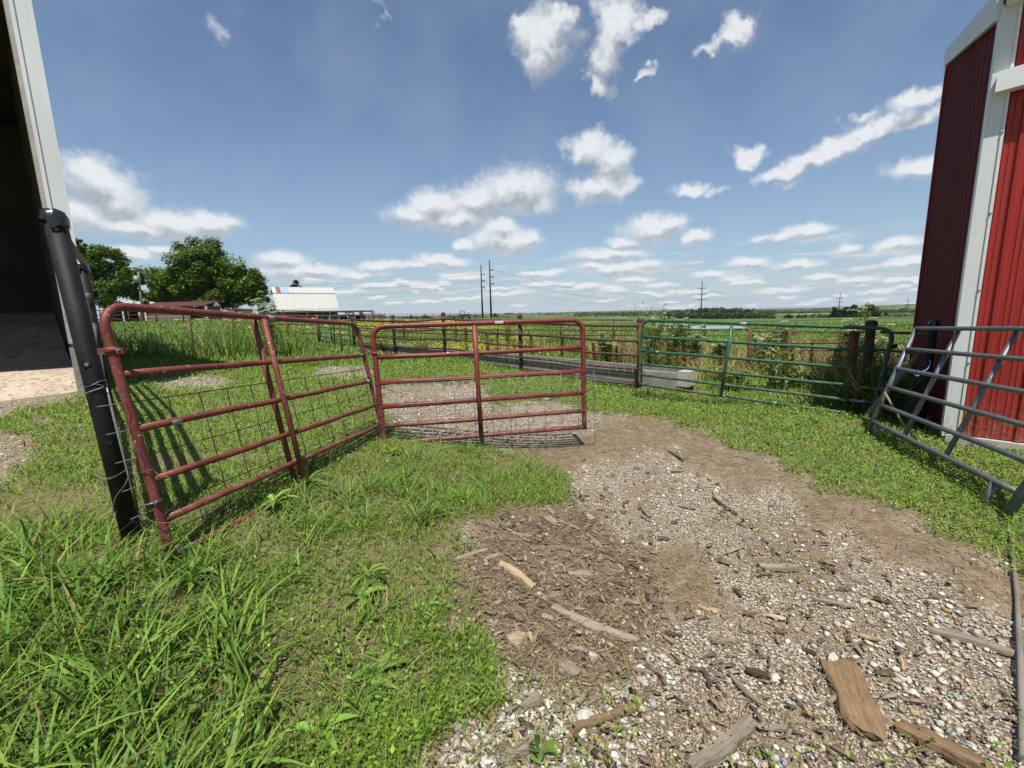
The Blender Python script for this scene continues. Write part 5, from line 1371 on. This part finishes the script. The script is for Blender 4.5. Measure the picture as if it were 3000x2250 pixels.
# ------------------------------------------------------------------ trees
def tree(name, label, base, height, crown_c, crown_r, n_clumps, n_leaves, leaf, c1, c2, trunk_r, seed, group=None, lobes=None, bark='bark', shade_gap=.0):
    """trunk with limbs; crown of leaf clumps spread through one or more ellipsoids"""
    rr = np.random.default_rng(seed); base = np.asarray(base, float)
    t = thing(name, label, 'tree', base, group)
    lobes = lobes or [(np.asarray(crown_c, float), np.asarray(crown_r, float), 1.0)]
    wts = np.array([l[2] for l in lobes]); wts = wts / wts.sum()
    cs = []; rs = []
    for i in range(n_clumps):
        c, r, _ = lobes[rr.choice(len(lobes), p=wts)]
        d = rr.normal(size=3); d /= np.linalg.norm(d); q = rr.random() ** .40
        cs.append(c + d * r * q * .84); rs.append(np.mean(r) * rr.uniform(.15, .32))
    cs = np.array(cs); rs = np.array(rs)
    mb = MB(); top = base + [0, 0, height * .62]
    mb.tube([base - [0, 0, .3], base + [0, 0, height * .12], base + [.1, 0, height * .35], top], [trunk_r * 1.25, trunk_r, trunk_r * .75, trunk_r * .25], 10)
    mb.build('trunk', bark, t)
    lm = MB()
    for i in rr.choice(n_clumps, min(n_clumps, 34), replace=False):
        a = base + [0, 0, height * rr.uniform(.14, .5)]; e = cs[i]; m = lerp(a, e, .5) + [0, 0, -height * .03]
        lm.tube([a, m, e], [trunk_r * .38, trunk_r * .22, trunk_r * .06], 6)
    lm.build('limbs', bark, t)
    k = rr.integers(0, n_clumps, n_leaves)
    d = rr.normal(size=(n_leaves, 3)); d /= np.linalg.norm(d, axis=1)[:, None]
    P = cs[k] + d * (rs[k] * rr.uniform(.45, 1.1, n_leaves))[:, None] * np.array([1.1, 1.1, .85])
    yaw = rr.uniform(0, 6.28, n_leaves); pit = rr.normal(-.15, .5, n_leaves)
    kk = rr.random((n_leaves, 1)); cl = rr.normal(0, .13, n_clumps)[k][:, None]
    C = np.clip((np.array(c1) * (1 - kk) + np.array(c2) * kk) * (1 + cl + rr.normal(0, .14, (n_leaves, 1))), .004, .6)
    V, T, C = leaves(P, leaf * rr.uniform(.6, 1.35, n_leaves), np.full(n_leaves, .75), yaw, pit, C, .15)
    tri_mesh('crown', V - base, T, 'tree_leafage', C, kind=None, parent=t)
    return t
def far_pt(px, py, Y): p = at_y(px, py, Y); return np.array([p[0], Y, tz(p[0], Y)])
def ell(px, py, rx, ry, Y, w=1.0, depth=.85):
    c = at_y(px, py, Y); ex = at_y(px + rx, py, Y)[0] - c[0]; ez = at_y(px, py - ry, Y)[2] - c[2]
    return (c, np.array([ex, abs(ex) * depth, ez]), w)
Y = 84.0
tree('maple_tree', 'large round dark green tree left of the old barn', far_pt(615, 930, Y), 15, None, None, 260, 80000, .46, (.085, .15, .020), (.165, .24, .036), .55, 1,
     lobes=[ell(592, 782, 118, 90, Y, 3), ell(520, 830, 95, 70, Y, 2), ell(700, 830, 88, 66, Y, 2), ell(640, 860, 125, 48, Y, 1.6), ell(745, 865, 45, 38, Y, .6), ell(470, 870, 50, 30, Y, .5)])
Y = 66.0
tree('locust_tree', 'lighter green spreading tree beside the leaning utility pole', far_pt(330, 935, Y), 11, None, None, 150, 36000, .36, (.085, .15, .020), (.16, .235, .04), .32, 2,
     lobes=[ell(310, 765, 70, 52, Y, 2), ell(260, 800, 60, 70, Y, 2), ell(370, 820, 60, 52, Y, 2), ell(300, 860, 110, 42, Y, 2), ell(400, 870, 36, 30, Y, .6)])
Y = 52.0
tree('sapling_tree', 'slim pale green sapling against the white barn corner', far_pt(238, 930, Y), 8, None, None, 40, 4500, .24, (.09, .14, .03), (.14, .20, .045), .12, 3,
     lobes=[ell(236, 730, 16, 40, Y, 1), ell(240, 800, 26, 60, Y, 1.5)])
Y = 135.0
tree('small_tree', 'small round tree top showing behind the gambrel roof', far_pt(868, 930, Y), 9, None, None, 30, 3500, .34, (.06, .10, .018), (.10, .14, .03), .25, 4, lobes=[ell(868, 834, 22, 14, Y, 1), ell(868, 860, 26, 24, Y, 1)])
Y = 150.0
tree('small_tree', 'thin pale tree on the skyline right of the lean-to', far_pt(1062, 936, Y), 5, None, None, 16, 700, .34, (.10, .14, .05), (.14, .18, .07), .15, 5, lobes=[ell(1062, 922, 14, 12, Y, 1)])
tree('small_tree', 'tiny scraggly tree at the foot of the pole pair', far_pt(1448, 934, 170), 3, None, None, 14, 700, .34, (.05, .08, .02), (.09, .12, .03), .15, 6, lobes=[ell(1450, 924, 14, 7, 170, 1)])
Y = 240.0
G = 'trees standing in the fields at the right'
tree('cedar_tree', 'dark dense cedar at the left of the field clump', far_pt(2462, 930, Y), 8, None, None, 46, 6500, .7, (.018, .032, .012), (.030, .048, .016), .3, 7, G, lobes=[ell(2462, 912, 28, 18, Y), ell(2460, 926, 34, 10, Y)])
tree('cedar_tree', 'dark cedar at the middle of the field clump', far_pt(2500, 930, Y), 8, None, None, 46, 6500, .7, (.020, .036, .012), (.034, .054, .018), .3, 8, G, lobes=[ell(2505, 906, 26, 18, Y), ell(2505, 922, 32, 12, Y)])
tree('field_tree', 'rounder green tree at the right of the field clump', far_pt(2545, 930, Y - 10), 8, None, None, 46, 6500, .7, (.030, .052, .014), (.055, .085, .022), .3, 9, G, lobes=[ell(2545, 908, 24, 18, Y - 10), ell(2545, 922, 28, 12, Y - 10)])
Y = 380.0
for i, (px, ry, lab) in enumerate(((2142, 7, 'field tree just right of the tall power pole, short and wide'), (2192, 10, 'field tree in front of the wooded mound, dark and broad'),
                     (2247, 8, 'field tree where the wooded mound ends'), (2310, 6, 'small field tree left in the pale meadow'), (2348, 8, 'field tree in the pale meadow, taller one'))):
    tree('field_tree', lab, far_pt(px, 930, Y), 6, None, None, 26, 2600, .95, (.028, .05, .014), (.055, .085, .022), .3, 30 + i, G, lobes=[ell(px, 927, ry * 2.2, ry, Y), ell(px, 931, ry * 2.6, ry * .6, Y)])

def woods():
    """far woods that read as one mass, along the ridges"""
    rr = np.random.default_rng(77); parts = []
    rows = [(1955, 2255, 500, 906, 926, 420, 'mound'), (1945, 2050, 460, 918, 930, 60, ''), (2060, 2240, 440, 918, 931, 110, ''), (2240, 2460, 900, 911, 921, 160, ''), (2440, 2700, 760, 909, 924, 190, ''), (2550, 2720, 1500, 899, 908, 150, ''), (2230, 2480, 1600, 906, 913, 130, ''),
            (1480, 1960, 1300, 917, 922, 170, ''), (1150, 1500, 900, 926, 930, 40, ''), (1690, 1960, 700, 914, 922, 70, ''), (2380, 2700, 330, 926, 932, 30, '')]
    for (x0, x1, R, yt, yb, n, nm) in rows:
        for i in range(n):
            px = rr.uniform(x0, x1); f = (px - x0) / (x1 - x0)
            top = yt + (yb - yt) * (abs(f - .5) * 2) ** 2.2 * .65 if nm == 'mound' else yt + (yb - yt) * .3 * (1 + math.sin(px * .021 + R)) * .5 + rr.uniform(0, (yb - yt) * .3)
            Yd = R * rr.uniform(.92, 1.08) * math.cos(math.atan((px - 1500) / 1250.0))
            py = rr.uniform(top, yb) if nm == 'mound' or rr.random() < .5 else top
            c = at_y(px, py, Yd); rad_ = rr.uniform(3.4, 6.2) * (1 + R / 2500)
            c[2] = c[2] - rad_ * .4
            m = 110 if R < 600 else 60
            d = rr.normal(size=(m, 3)); d /= np.linalg.norm(d, axis=1)[:, None]; d[:, 2] = np.abs(d[:, 2]) * 1.0 - .15
            P = c + d * rad_ * rr.uniform(.75, 1.05, (m, 1)) * np.array([1, 1, .8])
            k = rr.random((m, 1)); C = (np.array((.034, .060, .020)) * (1 - k) + np.array((.066, .098, .030)) * k) * (1 + rr.normal(0, .18))
            parts.append(leaves(P, rad_ * rr.uniform(.22, .42, m), np.full(m, .9), rr.uniform(0, 6.28, m), rr.normal(0, .5, m), np.clip(C, .008, .3), .1))
    V, T, C = merge(parts)
    tri_mesh('far_woods', V, T, 'tree_leafage', C, label='distant woods covering the low ridges on the horizon', cat='woods')
woods()

# ------------------------------------------------------------------ single plants
def hemlock(base, h, seed, label, spread=.35, nst=7, group='white flowered hemlock plants', umb=1.0):
    rr = np.random.default_rng(seed); base = np.asarray(base, float)
    t = thing('hemlock_plant', label, 'plant', base, group)
    st = MB(); tips = []
    for i in range(nst):
        a = rr.uniform(0, 6.28); l = spread * rr.uniform(.2, 1); hh = h * rr.uniform(.62, 1.0)
        e = base + [l * math.cos(a), l * math.sin(a), hh]; m = base + [l * .35 * math.cos(a), l * .35 * math.sin(a), hh * .55]
        st.tube([base, m, e], [.011, .008, .004], 5); tips.append(e)
        for j in range(3):
            b = rr.uniform(0, 6.28); s = lerp(m, e, rr.uniform(.1, .8)); q = s + [.16 * math.cos(b) * rr.uniform(.6, 1.3), .16 * math.sin(b), rr.uniform(.08, .20)]
            st.tube([s, q], [.005, .003], 4); tips.append(q)
    o = st.build('stems', 'stem_green', t)
    n = 2400; j = rr.integers(0, nst, n); f = rr.random(n) ** .8
    e = np.array([tips[4 * q] for q in j]); P = base + (e - base) * f[:, None] + rr.normal(0, .10, (n, 3)) * np.array([1, 1, .6]) * (1.4 - f)[:, None] * (spread / .35)
    V, T, C = leaves(P, rr.uniform(.05, .12, n), np.full(n, .42), rr.uniform(0, 6.28, n), rr.normal(0, .5, n), hue(n, (.10, .18, .028), (.18, .25, .05), .2))
    tri_mesh('foliage', V - base, T, 'leafage', C, kind=None, parent=t)
    fl = []
    for e in tips:
        m = int(46 * umb); a = rr.uniform(0, 6.28, m); q = .11 * np.sqrt(rr.random(m)) * rr.uniform(.6, 1.2)
        fl.append(np.stack([e[0] + q * np.cos(a), e[1] + q * np.sin(a), e[2] + .012 - q * .25 + rr.normal(0, .006, m)], -1))
    P = np.vstack(fl); n = len(P)
    V, T, C = leaves(P, np.full(n, .036), np.full(n, 1.0), rr.uniform(0, 6.28, n), rr.normal(0, .35, n), hue(n, (.46, .52, .30), (.62, .66, .48), .08), 0)
    tri_mesh('flowers', V - base, T, 'leafage', C, kind=None, parent=t)
mottled('stem_green', (.09, .13, .04), (.12, .15, .06), 8, .6)
mottled('stem_brown', (.12, .055, .028), (.08, .04, .022), 8, .8)
def gp(px, py):
    p = on_ground(px, py); return p
def at_d(px, Y):
    p = at_y(px, 1000, Y); return np.array([p[0], Y, tz(p[0], Y)])
hemlock(at_d(792, 14.2), 2.2, 51, 'tall white flowered weed in front of the old barn', .48, 13, umb=2.2)
hemlock(at_d(1905, 13.0), 2.08, 52, 'big white flowered weed rising left of the green gate corner', .75, 12)
hemlock(at_d(1965, 13.4), 1.75, 53, 'white flowered weed right beside the biggest one', .5, 9)
hemlock(at_d(2040, 13.0), 1.7, 54, 'white flowered weed beneath the tall power pole', .4, 8)
hemlock(at_d(2235, 12.4), 1.55, 55, 'white flowered weed above the middle of the green gate', .45, 8)
hemlock(at_d(2290, 12.8), 1.6, 56, 'white flowered weed right of the green gate middle', .35, 7)
hemlock(at_d(2505, 11.2), 2.05, 57, 'tall loose white flowered weed in front of the cedars', .5, 10)
hemlock(at_d(2560, 10.6), 1.55, 58, 'white flowered weed beside the rusty hinge post', .4, 8)
hemlock(at_d(1775, 14.5), 1.30, 59, 'white flowered weed behind the red gate end', .3, 6)
hemlock(at_d(2110, 14.0), 1.20, 60, 'low white flowered weed in front of the pond', .4, 7)

def dock(base, h, seed, label, lean=.1):
    rr = np.random.default_rng(seed); base = np.asarray(base, float)
    t = thing('dock_stalk', label, 'weed', base, 'dried brown dock stalks')
    a = rr.uniform(0, 6.28); e = base + [lean * math.cos(a), lean * math.sin(a), h]
    MB().tube([base, lerp(base, e, .5), e], [.010, .008, .003], 5).build('stem', 'stem_brown', t)
    n = 420; f = rr.uniform(.42, 1.0, n); P = base + (e - base) * f[:, None] + rr.normal(0, .045, (n, 3)) * (1.15 - f)[:, None] * np.array([1, 1, 1.0]) * 1.5
    V, T, C = leaves(P, rr.uniform(.025, .05, n), np.full(n, .7), rr.uniform(0, 6.28, n), rr.normal(.3, .5, n), hue(n, (.15, .055, .024), (.09, .034, .018), .2))
    tri_mesh('seed_head', V - base, T, 'leafage', C, kind='stuff', parent=t)
    n = 40; f = rr.uniform(0, .45, n); P = base + (e - base) * f[:, None]
    V, T, C = leaves(P, rr.uniform(.12, .26, n), np.full(n, .3), rr.uniform(0, 6.28, n), rr.normal(-.2, .5, n), hue(n, (.09, .12, .03), (.20, .15, .06), .2))
    tri_mesh('leaves', V - base, T, 'leafage', C, kind=None, parent=t)
docks = [(1366, 16.5, 1.15, 'tall brown dock stalk left of the red gate middle post'), (1432, 15.5, .95, 'brown dock stalk just right of the red gate middle post'), (1452, 15.8, 1.1, 'second brown dock stalk right of the red gate middle post'),
 (1488, 14.6, 1.15, 'pointed brown dock stalk seen above the second rail'), (1556, 13.8, 1.0, 'brown dock stalk between the last rusty posts'), (1640, 13.0, .9, 'brown dock stalk behind the right end of the red gate'),
 (1745, 11.6, .95, 'broad brown dock stalk left of the green gate'), (1815, 11.2, .9, 'brown dock stalk close left of the first green gate post'), (1960, 11.0, .98, 'brown dock stalk behind the left half of the green gate'), (2010, 11.4, 1.05, 'tall brown dock stalk behind the pale trough end'),
 (2120, 10.8, .95, 'brown dock stalk behind green gate, left of its middle post'), (2330, 10.4, .95, 'brown dock stalk behind green gate, right of its middle post'), (2385, 10.6, 1.0, 'brown dock stalk before the bent rusty panels'), (2440, 10.2, .9, 'brown dock stalk nearest the barn shadow')]
for i, (px, Yd, h, lab) in enumerate(docks): dock(at_d(px, Yd), h, 80 + i, lab)

def rosette(px, py, n, L, W, seed, label, up=.6, col=((.09, .175, .028), (.16, .255, .05)), name='plantain_plant', group='broad leaved weeds in the grass'):
    """plant of long ribbed leaves fanning from one root"""
    rr = np.random.default_rng(seed); base = gp(px, py) if not isinstance(px, np.ndarray) else px
    t = thing(name, label, 'weed', base, group)
    V, Fc, Cc = [], [], []
    tint = []
    for i in range(n):
        a = 6.28 * i / n + rr.uniform(-.35, .35); l = L * rr.uniform(.65, 1.1); w = W * rr.uniform(.75, 1.1); lift = up * rr.uniform(.5, 1.3)
        f = np.array([math.cos(a), math.sin(a), 0]); s = np.array([-math.sin(a), math.cos(a), 0]); rows = 7; b0 = len(V)
        c = np.array(col[0]) * (1 - rr.random()) + np.array(col[1]) * rr.random(); c = c * rr.uniform(.85, 1.2)
        for k in range(rows):
            q = k / (rows - 1); wd = w * max(.04, math.sin(min(1, q * 1.02 + .06) * math.pi) ** .8) * .5
            p = base + f * l * (q * .95) + np.array([0, 0, l * (lift * q - .75 * lift * q * q) + .008]) + s * .02 * math.sin(3 * q + i)
            V += [p - s * wd + [0, 0, wd * .35], p, p + s * wd + [0, 0, wd * .35]]; tint += [c, c * 1.12, c]
        for k in range(rows - 1):
            for j in (0, 1): x = b0 + k * 3 + j; Fc.append((x, x + 1, x + 4, x + 3))
    T = np.array(Fc); tri_mesh('leaf_fan', np.array(V) - base, T, 'leafage', np.array(tint), kind=None, parent=t, smooth=True)
    MB().tube([base - [0, 0, .01], base + [0, 0, .02]], [.012, .008], 6).build('crown', 'stem_green', t)
ros = [(1105, 1985, 11, .155, .042, 'large rosette of broad ribbed leaves in the front grass'), (1080, 1690, 7, .17, .032, 'upright ribbed leaves left of the wood chips'), (1310, 2050, 8, .14, .022, 'spray of narrow leaves near the gravel edge'),
 (935, 2170, 9, .15, .03, 'bottom leafy rosette below the large one'), (1060, 1760, 8, .15, .034, 'leafy rosette just above the large front one'), (1240, 1790, 5, .12, .026, 'few upright leaves beside the white stone'), (900, 1420, 10, .26, .045, 'big dock leaves under the near red gate'),
 (1150, 1330, 8, .16, .035, 'broad leaves at the meeting of the two red gates'), (800, 1480, 9, .22, .04, 'long leaves below the near gate middle post'), (560, 1700, 7, .2, .04, 'broad leaves at the foot of the near gate'),
 (740, 2120, 6, .11, .06, 'round leaved weed in the front left grass'), (640, 2130, 6, .10, .06, 'smaller round leaved weed further left in front grass'), (1585, 2215, 4, .06, .05, 'small round leaf weed on the bottom gravel'), (1060, 2080, 8, .13, .03, 'leafy weed right below the large rosette')]
for i, (px, py, n, L, W, lab) in enumerate(ros): rosette(px, py, n, L, W, 120 + i, lab, .75 if L > .2 else .6)
for i, (px, Yd, h, lab) in enumerate(((1238, 16.5, .6, 'leafy dark bush against the trough by the left rusty post'), (1120, 17.5, .55, 'leafy bush at the left end of the trough'), (2285, 9.0, .95, 'large wilted broad leaved weed behind the green gate'), (2160, 9.2, .55, 'wilted dark leaved weed left of the large one'), (2340, 9.3, .6, 'wilted weed right of the large one'))):
    base = at_d(px, Yd); rr = np.random.default_rng(200 + i); t = thing('bush_weed', lab, 'weed', base, 'bushy weeds')
    st = MB()
    for k in range(6):
        a = rr.uniform(0, 6.28); st.tube([base, base + [.12 * math.cos(a), .12 * math.sin(a), h * .5], base + [.28 * math.cos(a), .28 * math.sin(a), h * .92]], [.012, .009, .004], 5)
    st.build('stems', 'stem_green', t)
    n = 420; q = rr.random(n); a = rr.uniform(0, 6.28, n); rad_ = (.12 + .26 * q) * np.sqrt(rr.random(n)) * 1.3
    P = base + np.stack([rad_ * np.cos(a), rad_ * np.sin(a), h * (.1 + .88 * q)], -1)
    V, T, C = leaves(P, rr.uniform(.06, .15, n), np.full(n, .55), rr.uniform(0, 6.28, n), rr.normal(-.5 if i > 1 else .1, .4, n), hue(n, (.10, .15, .03), (.18, .22, .055), .2, .2))
    tri_mesh('foliage', V - base, T, 'leafage', C, kind=None, parent=t)

# woven wire fence in the left weeds
def wire_fence_left():
    a = at_d(330, 15.4); b = at_d(1000, 16.6); t = thing('mesh_fence', 'dark woven wire fence standing in the tall left weeds', 'fence', lerp(a, b, .5))
    for f in np.linspace(0, 1, 4): p = lerp(a, b, f); MB().tube([p - [0, 0, .2], p + [0, 0, 1.4]], .03, 8).build('post', 'dark_rust', t)
    mb = MB(); mb.tube([a + [0, 0, 1.32], b + [0, 0, 1.32]], .004, 4); w = mb.build('wire_mesh', 'dull_wire', t)
    for h in (.2, .42, .64, .86, 1.09): MB().tube([a + [0, 0, h], b + [0, 0, h]], .0035, 4).build('wire', 'dull_wire', w)
    for f in np.linspace(.01, .99, 46): p = lerp(a, b, f); MB().tube([p + [0, 0, .05], p + [0, 0, 1.32]], .003, 4).build('wire', 'dull_wire', w)
wire_fence_left()

# ------------------------------------------------------------------ wood pieces and stones on the drive
def wood_piece(p0, p1, w, th, mat, name, label, group=None, seed=0, lift=.0, ragged=.25):
    """split piece of wood: uneven width, splintered ends, slight bend"""
    rr = random.Random(seed); a = np.asarray(p0, float) + [0, 0, lift]; b = np.asarray(p1, float) + [0, 0, lift]
    L = np.linalg.norm(b - a); f = (b - a) / L; s = unit(np.cross([0, 0, 1], f)); u = np.cross(f, s)
    n = 7; V = []
    bend = rr.uniform(-.05, .05) * L; twist = rr.uniform(-.25, .25)
    for i in range(n):
        q = i / (n - 1); ww = w * (.5 + .12 * rr.uniform(-1, 1)) * (1 - ragged * (abs(q - .5) * 2) ** 3)
        hh = th * (.5 + .15 * rr.uniform(-1, 1)); c = a + f * (L * q) + s * bend * math.sin(q * math.pi) + u * (th * .5)
        tw = twist * (q - .5); s2 = s * math.cos(tw) + u * math.sin(tw); u2 = u * math.cos(tw) - s * math.sin(tw)
        ends = (i in (0, n - 1))
        for (j, k) in ((-1, -1), (-.4, -1.05), (.35, -.95), (1, -1), (1.05, .2), (.9, 1), (.3, 1.15), (-.35, .9), (-.95, 1), (-1.02, .1)):
            off = f * (rr.uniform(-.5, .5) * w * (.5 if w < .1 else .3) if ends else 0)
            V.append(c + s2 * ww * j * (1 + rr.uniform(-.06, .06)) + u2 * hh * k + off)
    m = 10
    Fc = [(i * m + j, i * m + (j + 1) % m, (i + 1) * m + (j + 1) % m, (i + 1) * m + j) for i in range(n - 1) for j in range(m)]
    Fc += [tuple(reversed(range(m))), tuple((n - 1) * m + j for j in range(m))]
    # local x axis along the grain
    org = (a + b) / 2; Rm = np.stack([f, s, u], 1)
    me = bpy.data.meshes.new(name); me.from_pydata([tuple((v - org) @ Rm) for v in V], [], Fc); me.materials.append(MAT[mat]); me.update()
    o = bpy.data.objects.new(name, me); COL.objects.link(o)
    o.matrix_world = Matrix(((f[0], s[0], u[0], org[0]), (f[1], s[1], u[1], org[1]), (f[2], s[2], u[2], org[2]), (0, 0, 0, 1)))
    tag(o, label, 'wood piece', group); return o
GW = 'wood scraps scattered on the drive'
PIECES = [  # x1, y1, x2, y2, width in pixels, material, label (None = one of many alike)
 (1333,1643,1430,1612,22,'wood_grey','grey bark covered stick at the grass edge'), (1422,1638,1461,1624,13,'wood_tan','small pale chip touching the grey bark stick'), (1463,1653,1561,1723,26,'wood_tan','pale split of fresh wood lying on dark mulch'),
 (1471,1781,1568,1788,15,'wood_grey','thin grey slat left of the long weathered stick'), (1618,1779,1868,1879,26,'wood_grey','long weathered grey stick lying across the mulch'), (1461,2232,1600,2145,24,'wood_grey','grey branch at the bottom edge beside the grass'),
 (1676,2134,1868,2068,22,'wood_brown','brown curved branch near the bottom middle'), (2633,2128,2900,2262,36,'wood_brown','thick dark branch running off the bottom right corner'), (2025,2252,2199,2114,34,'wood_grey','short grey log at the bottom edge right of middle'),
 (2140,1976,2226,2062,13,'wood_grey','thin straight stick left of the big board'), (2185,1962,2294,1996,16,'wood_bark','strip of dark bark above the thin straight stick'), (2710,1842,2985,1920,20,'wood_grey','long bent stick near the right edge'),
 (2221,2130,2321,2135,14,'wood_grey','grey splinter below the thin straight stick'), (2393,1757,2495,1775,12,'wood_grey','pale splinter in the right gravel'), (2226,1660,2334,1664,24,'wood_grey','flat grey chunk on the upper right gravel'),
 (1640,1950,1690,1980,40,'wood_grey','squarish grey block beside the gravel edge'), (1527,2078,1580,2040,32,'wood_grey','weathered stub at the corner of the grass'), (1737,2199,1802,2247,20,'wood_bark','dark bark strip at the bottom middle'),
 (2765,1532,2803,1556,16,'wood_grey','flat grey chunk on the right grass edge'), (2113,1291,2174,1318,8,'wood_brown','brown stick on the grass edge below the green gate'), (1934,1236,1983,1236,7,'wood_grey','pale twig on grass before the green gate'),
 (2088,1455,2160,1506,6,'wood_bark','thin dark curved twig on the gravel'), (1958,1322,2001,1350,7,'wood_bark','dark twig near the top of the drive'), (1990,1368,2052,1361,9,'wood_grey',None), (1947,1379,2005,1379,9,'wood_grey',None),
 (1817,1647,1886,1680,8,'wood_bark',None), (1878,1470,1904,1513,15,'wood_grey',None), (1627,1602,1703,1616,18,'wood_grey',None), (1730,1573,1763,1604,13,'wood_grey',None), (1669,1682,1755,1684,24,'wood_grey',None), (1723,1757,1795,1758,18,'wood_bark',None),
 (1932,1760,1976,1762,15,'wood_grey',None), (1904,1710,1954,1722,12,'wood_grey',None), (1954,1721,2012,1702,12,'wood_grey',None), (2048,1775,2103,1793,18,'wood_tan',None), (2088,1876,2157,1876,18,'wood_grey',None), (1636,1428,1687,1438,14,'wood_grey',None),
 (1640,1444,1727,1449,9,'wood_grey',None), (1716,1500,1737,1521,15,'wood_tan',None), (1601,1482,1625,1506,15,'wood_grey',None), (1643,1525,1698,1550,14,'wood_grey',None), (1600,1514,1633,1539,22,'wood_grey',None), (1830,1900,1842,1960,18,'wood_brown',None),
 (1560,1590,1600,1570,12,'wood_bark',None), (1500,1560,1560,1572,14,'wood_grey',None), (1480,1600,1520,1640,12,'wood_bark',None), (1590,1640,1650,1655,12,'wood_grey',None), (1560,1700,1600,1735,14,'wood_bark',None), (1700,1640,1720,1690,12,'wood_grey',None),
 (1780,1700,1830,1712,12,'wood_bark',None), (1590,1750,1640,1742,12,'wood_tan',None), (1760,1810,1800,1838,14,'wood_bark',None), (1880,1830,1910,1870,12,'wood_grey',None), (1950,1850,2000,1862,12,'wood_bark',None), (1660,1890,1720,1905,14,'wood_grey',None),
 (1560,1840,1610,1880,14,'wood_bark',None), (2100,1640,2150,1655,10,'wood_grey',None), (2250,1800,2300,1812,12,'wood_tan',None), (2350,1900,2390,1915,12,'wood_bark',None), (2520,1860,2580,1872,12,'wood_tan',None), (1980,2040,2020,2090,12,'wood_bark',None),
 (2060,1960,2080,2010,12,'wood_bark',None), (1860,1960,1910,1970,14,'wood_grey',None), (1990,1480,2040,1490,8,'wood_grey',None), (2130,1620,2180,1600,9,'wood_grey',None), (2400,1640,2450,1655,9,'wood_grey',None), (2560,1750,2610,1765,10,'wood_bark',None)]
def build_wood():
    def scrap_class(q):
        zone = 'dark mulch' if in_poly(np.array([(q[0] + q[2]) / 2]), np.array([(q[1] + q[3]) / 2]), MULCH)[0] else ('upper drive' if q[1] < 1560 else 'pale gravel')
        return {'wood_grey': 'grey weathered', 'wood_tan': 'pale tan', 'wood_bark': 'dark bark', 'wood_brown': 'brown'}[q[5]], zone
    ORD = 'first second third fourth fifth sixth seventh eighth ninth tenth eleventh twelfth thirteenth fourteenth fifteenth'.split()
    classes = {}
    for q in PIECES:
        if q[6] is None: classes.setdefault(scrap_class(q), []).append(q)
    for v in classes.values(): v.sort(key=lambda q: q[0] + q[2])
    def scrap_label(q):
        k = scrap_class(q); v = classes[k]
        if len(v) == 1: return f'small {k[0]} wood scrap lying on the {k[1]}'
        return f'small {k[0]} wood scrap on the {k[1]}, {ORD[v.index(q)]} from the left'
    for i, (x1, y1, x2, y2, w, mat, lab) in enumerate(PIECES):
        a = gp(x1, y1); b = gp(x2, y2); m = (a + b) / 2; dist = np.linalg.norm(m - EYE)
        ww = w * dist / F_PX * .9; th = min(ww * (.5 if lab else .28), .032)
        wood_piece(a, b, ww, th, mat, 'wood_piece', lab or scrap_label(PIECES[i]), GW, 300 + i, lift=-th * .30 - .002)
    # broad brown board
    c = [gp(*q) for q in ((2409,1942),(2493,1951),(2592,2166),(2488,2150))]
    a = (c[0] + c[1]) / 2; b = (c[2] + c[3]) / 2
    wood_piece(a, b, .125, .026, 'wood_brown', 'wood_piece', 'broad brown split board lying on the right gravel', GW, 999, lift=.0, ragged=.03)
    # single stones
    rr = np.random.default_rng(5)
    for i, (px, py, s, mat, lab) in enumerate(((1371,1817,.020,'stone_white','white stone in the thin grass left of the chips'), (1392,1868,.020,'stone_white','white stone just below another in the thin grass'), (1712,2100,.040,'stone_white','large pale flat stone near the bottom middle'),
        (452,1672,.035,'stone_white','pale stone at the foot of the near red gate'), (1515,1873,.055,'stone_tan','tan half buried rock at the mulch edge'), (1657,1507,.022,'stone_red','reddish stone among the upper wood chips'), (2617,1474,.025,'stone_white','lone white stone on the right grass edge'),
        (2440,1930,.030,'stone_white','white stone at the top end of the broad board'), (1600,1172,.085,'stone_tan','tan rock lying in the grass behind the red gate'), (2270,1990,.025,'stone_white','white angular stone in the right gravel'), (1735,1925,.022,'stone_white','white stone beside the squarish grey block'))):
        p = gp(px, py); iv, fi = ico(); bm = bmesh.new()
        vs = [bm.verts.new(tuple(v * s * np.array([1.15, .85, .6]) * (1 + rr.normal(0, .12)))) for v in iv]
        for f in fi: bm.faces.new([vs[k] for k in f])
        bmesh.ops.subdivide_edges(bm, edges=bm.edges[:], cuts=2, use_grid_fill=True, smooth=.6)
        for v in bm.verts: v.co *= 1 + rr.normal(0, .05)
        me = bpy.data.meshes.new('stone'); bm.to_mesh(me); bm.free(); me.materials.append(MAT[mat]); o = bpy.data.objects.new('stone', me); COL.objects.link(o)
        o.location = (p[0], p[1], p[2] + s * .02); o.rotation_euler = (rr.normal(0, .2), rr.normal(0, .2), rr.uniform(0, 6)); tag(o, lab, 'stone', 'single stones')
build_wood()

# ------------------------------------------------------------------ thin summer haze
def build_haze():
    m, b = new_mat('haze_air'); o = b.n('ShaderNodeOutputMaterial'); v = b.n('ShaderNodeVolumePrincipled')
    v.inputs['Color'].default_value = (.80, .88, 1.0, 1); v.inputs['Density'].default_value = HAZE_DENSITY; v.inputs['Anisotropy'].default_value = 0.0
    b.l.new(v.outputs[0], o.inputs['Volume'])
    h = MB().box((0, 2000, 40), 6200, 7300, 75).build('haze', 'haze_air'); tag(h, kind='stuff')
HAZE_DENSITY = 0.00006
build_haze()
for o in bpy.data.objects:
    if '_o' in o: del o['_o']
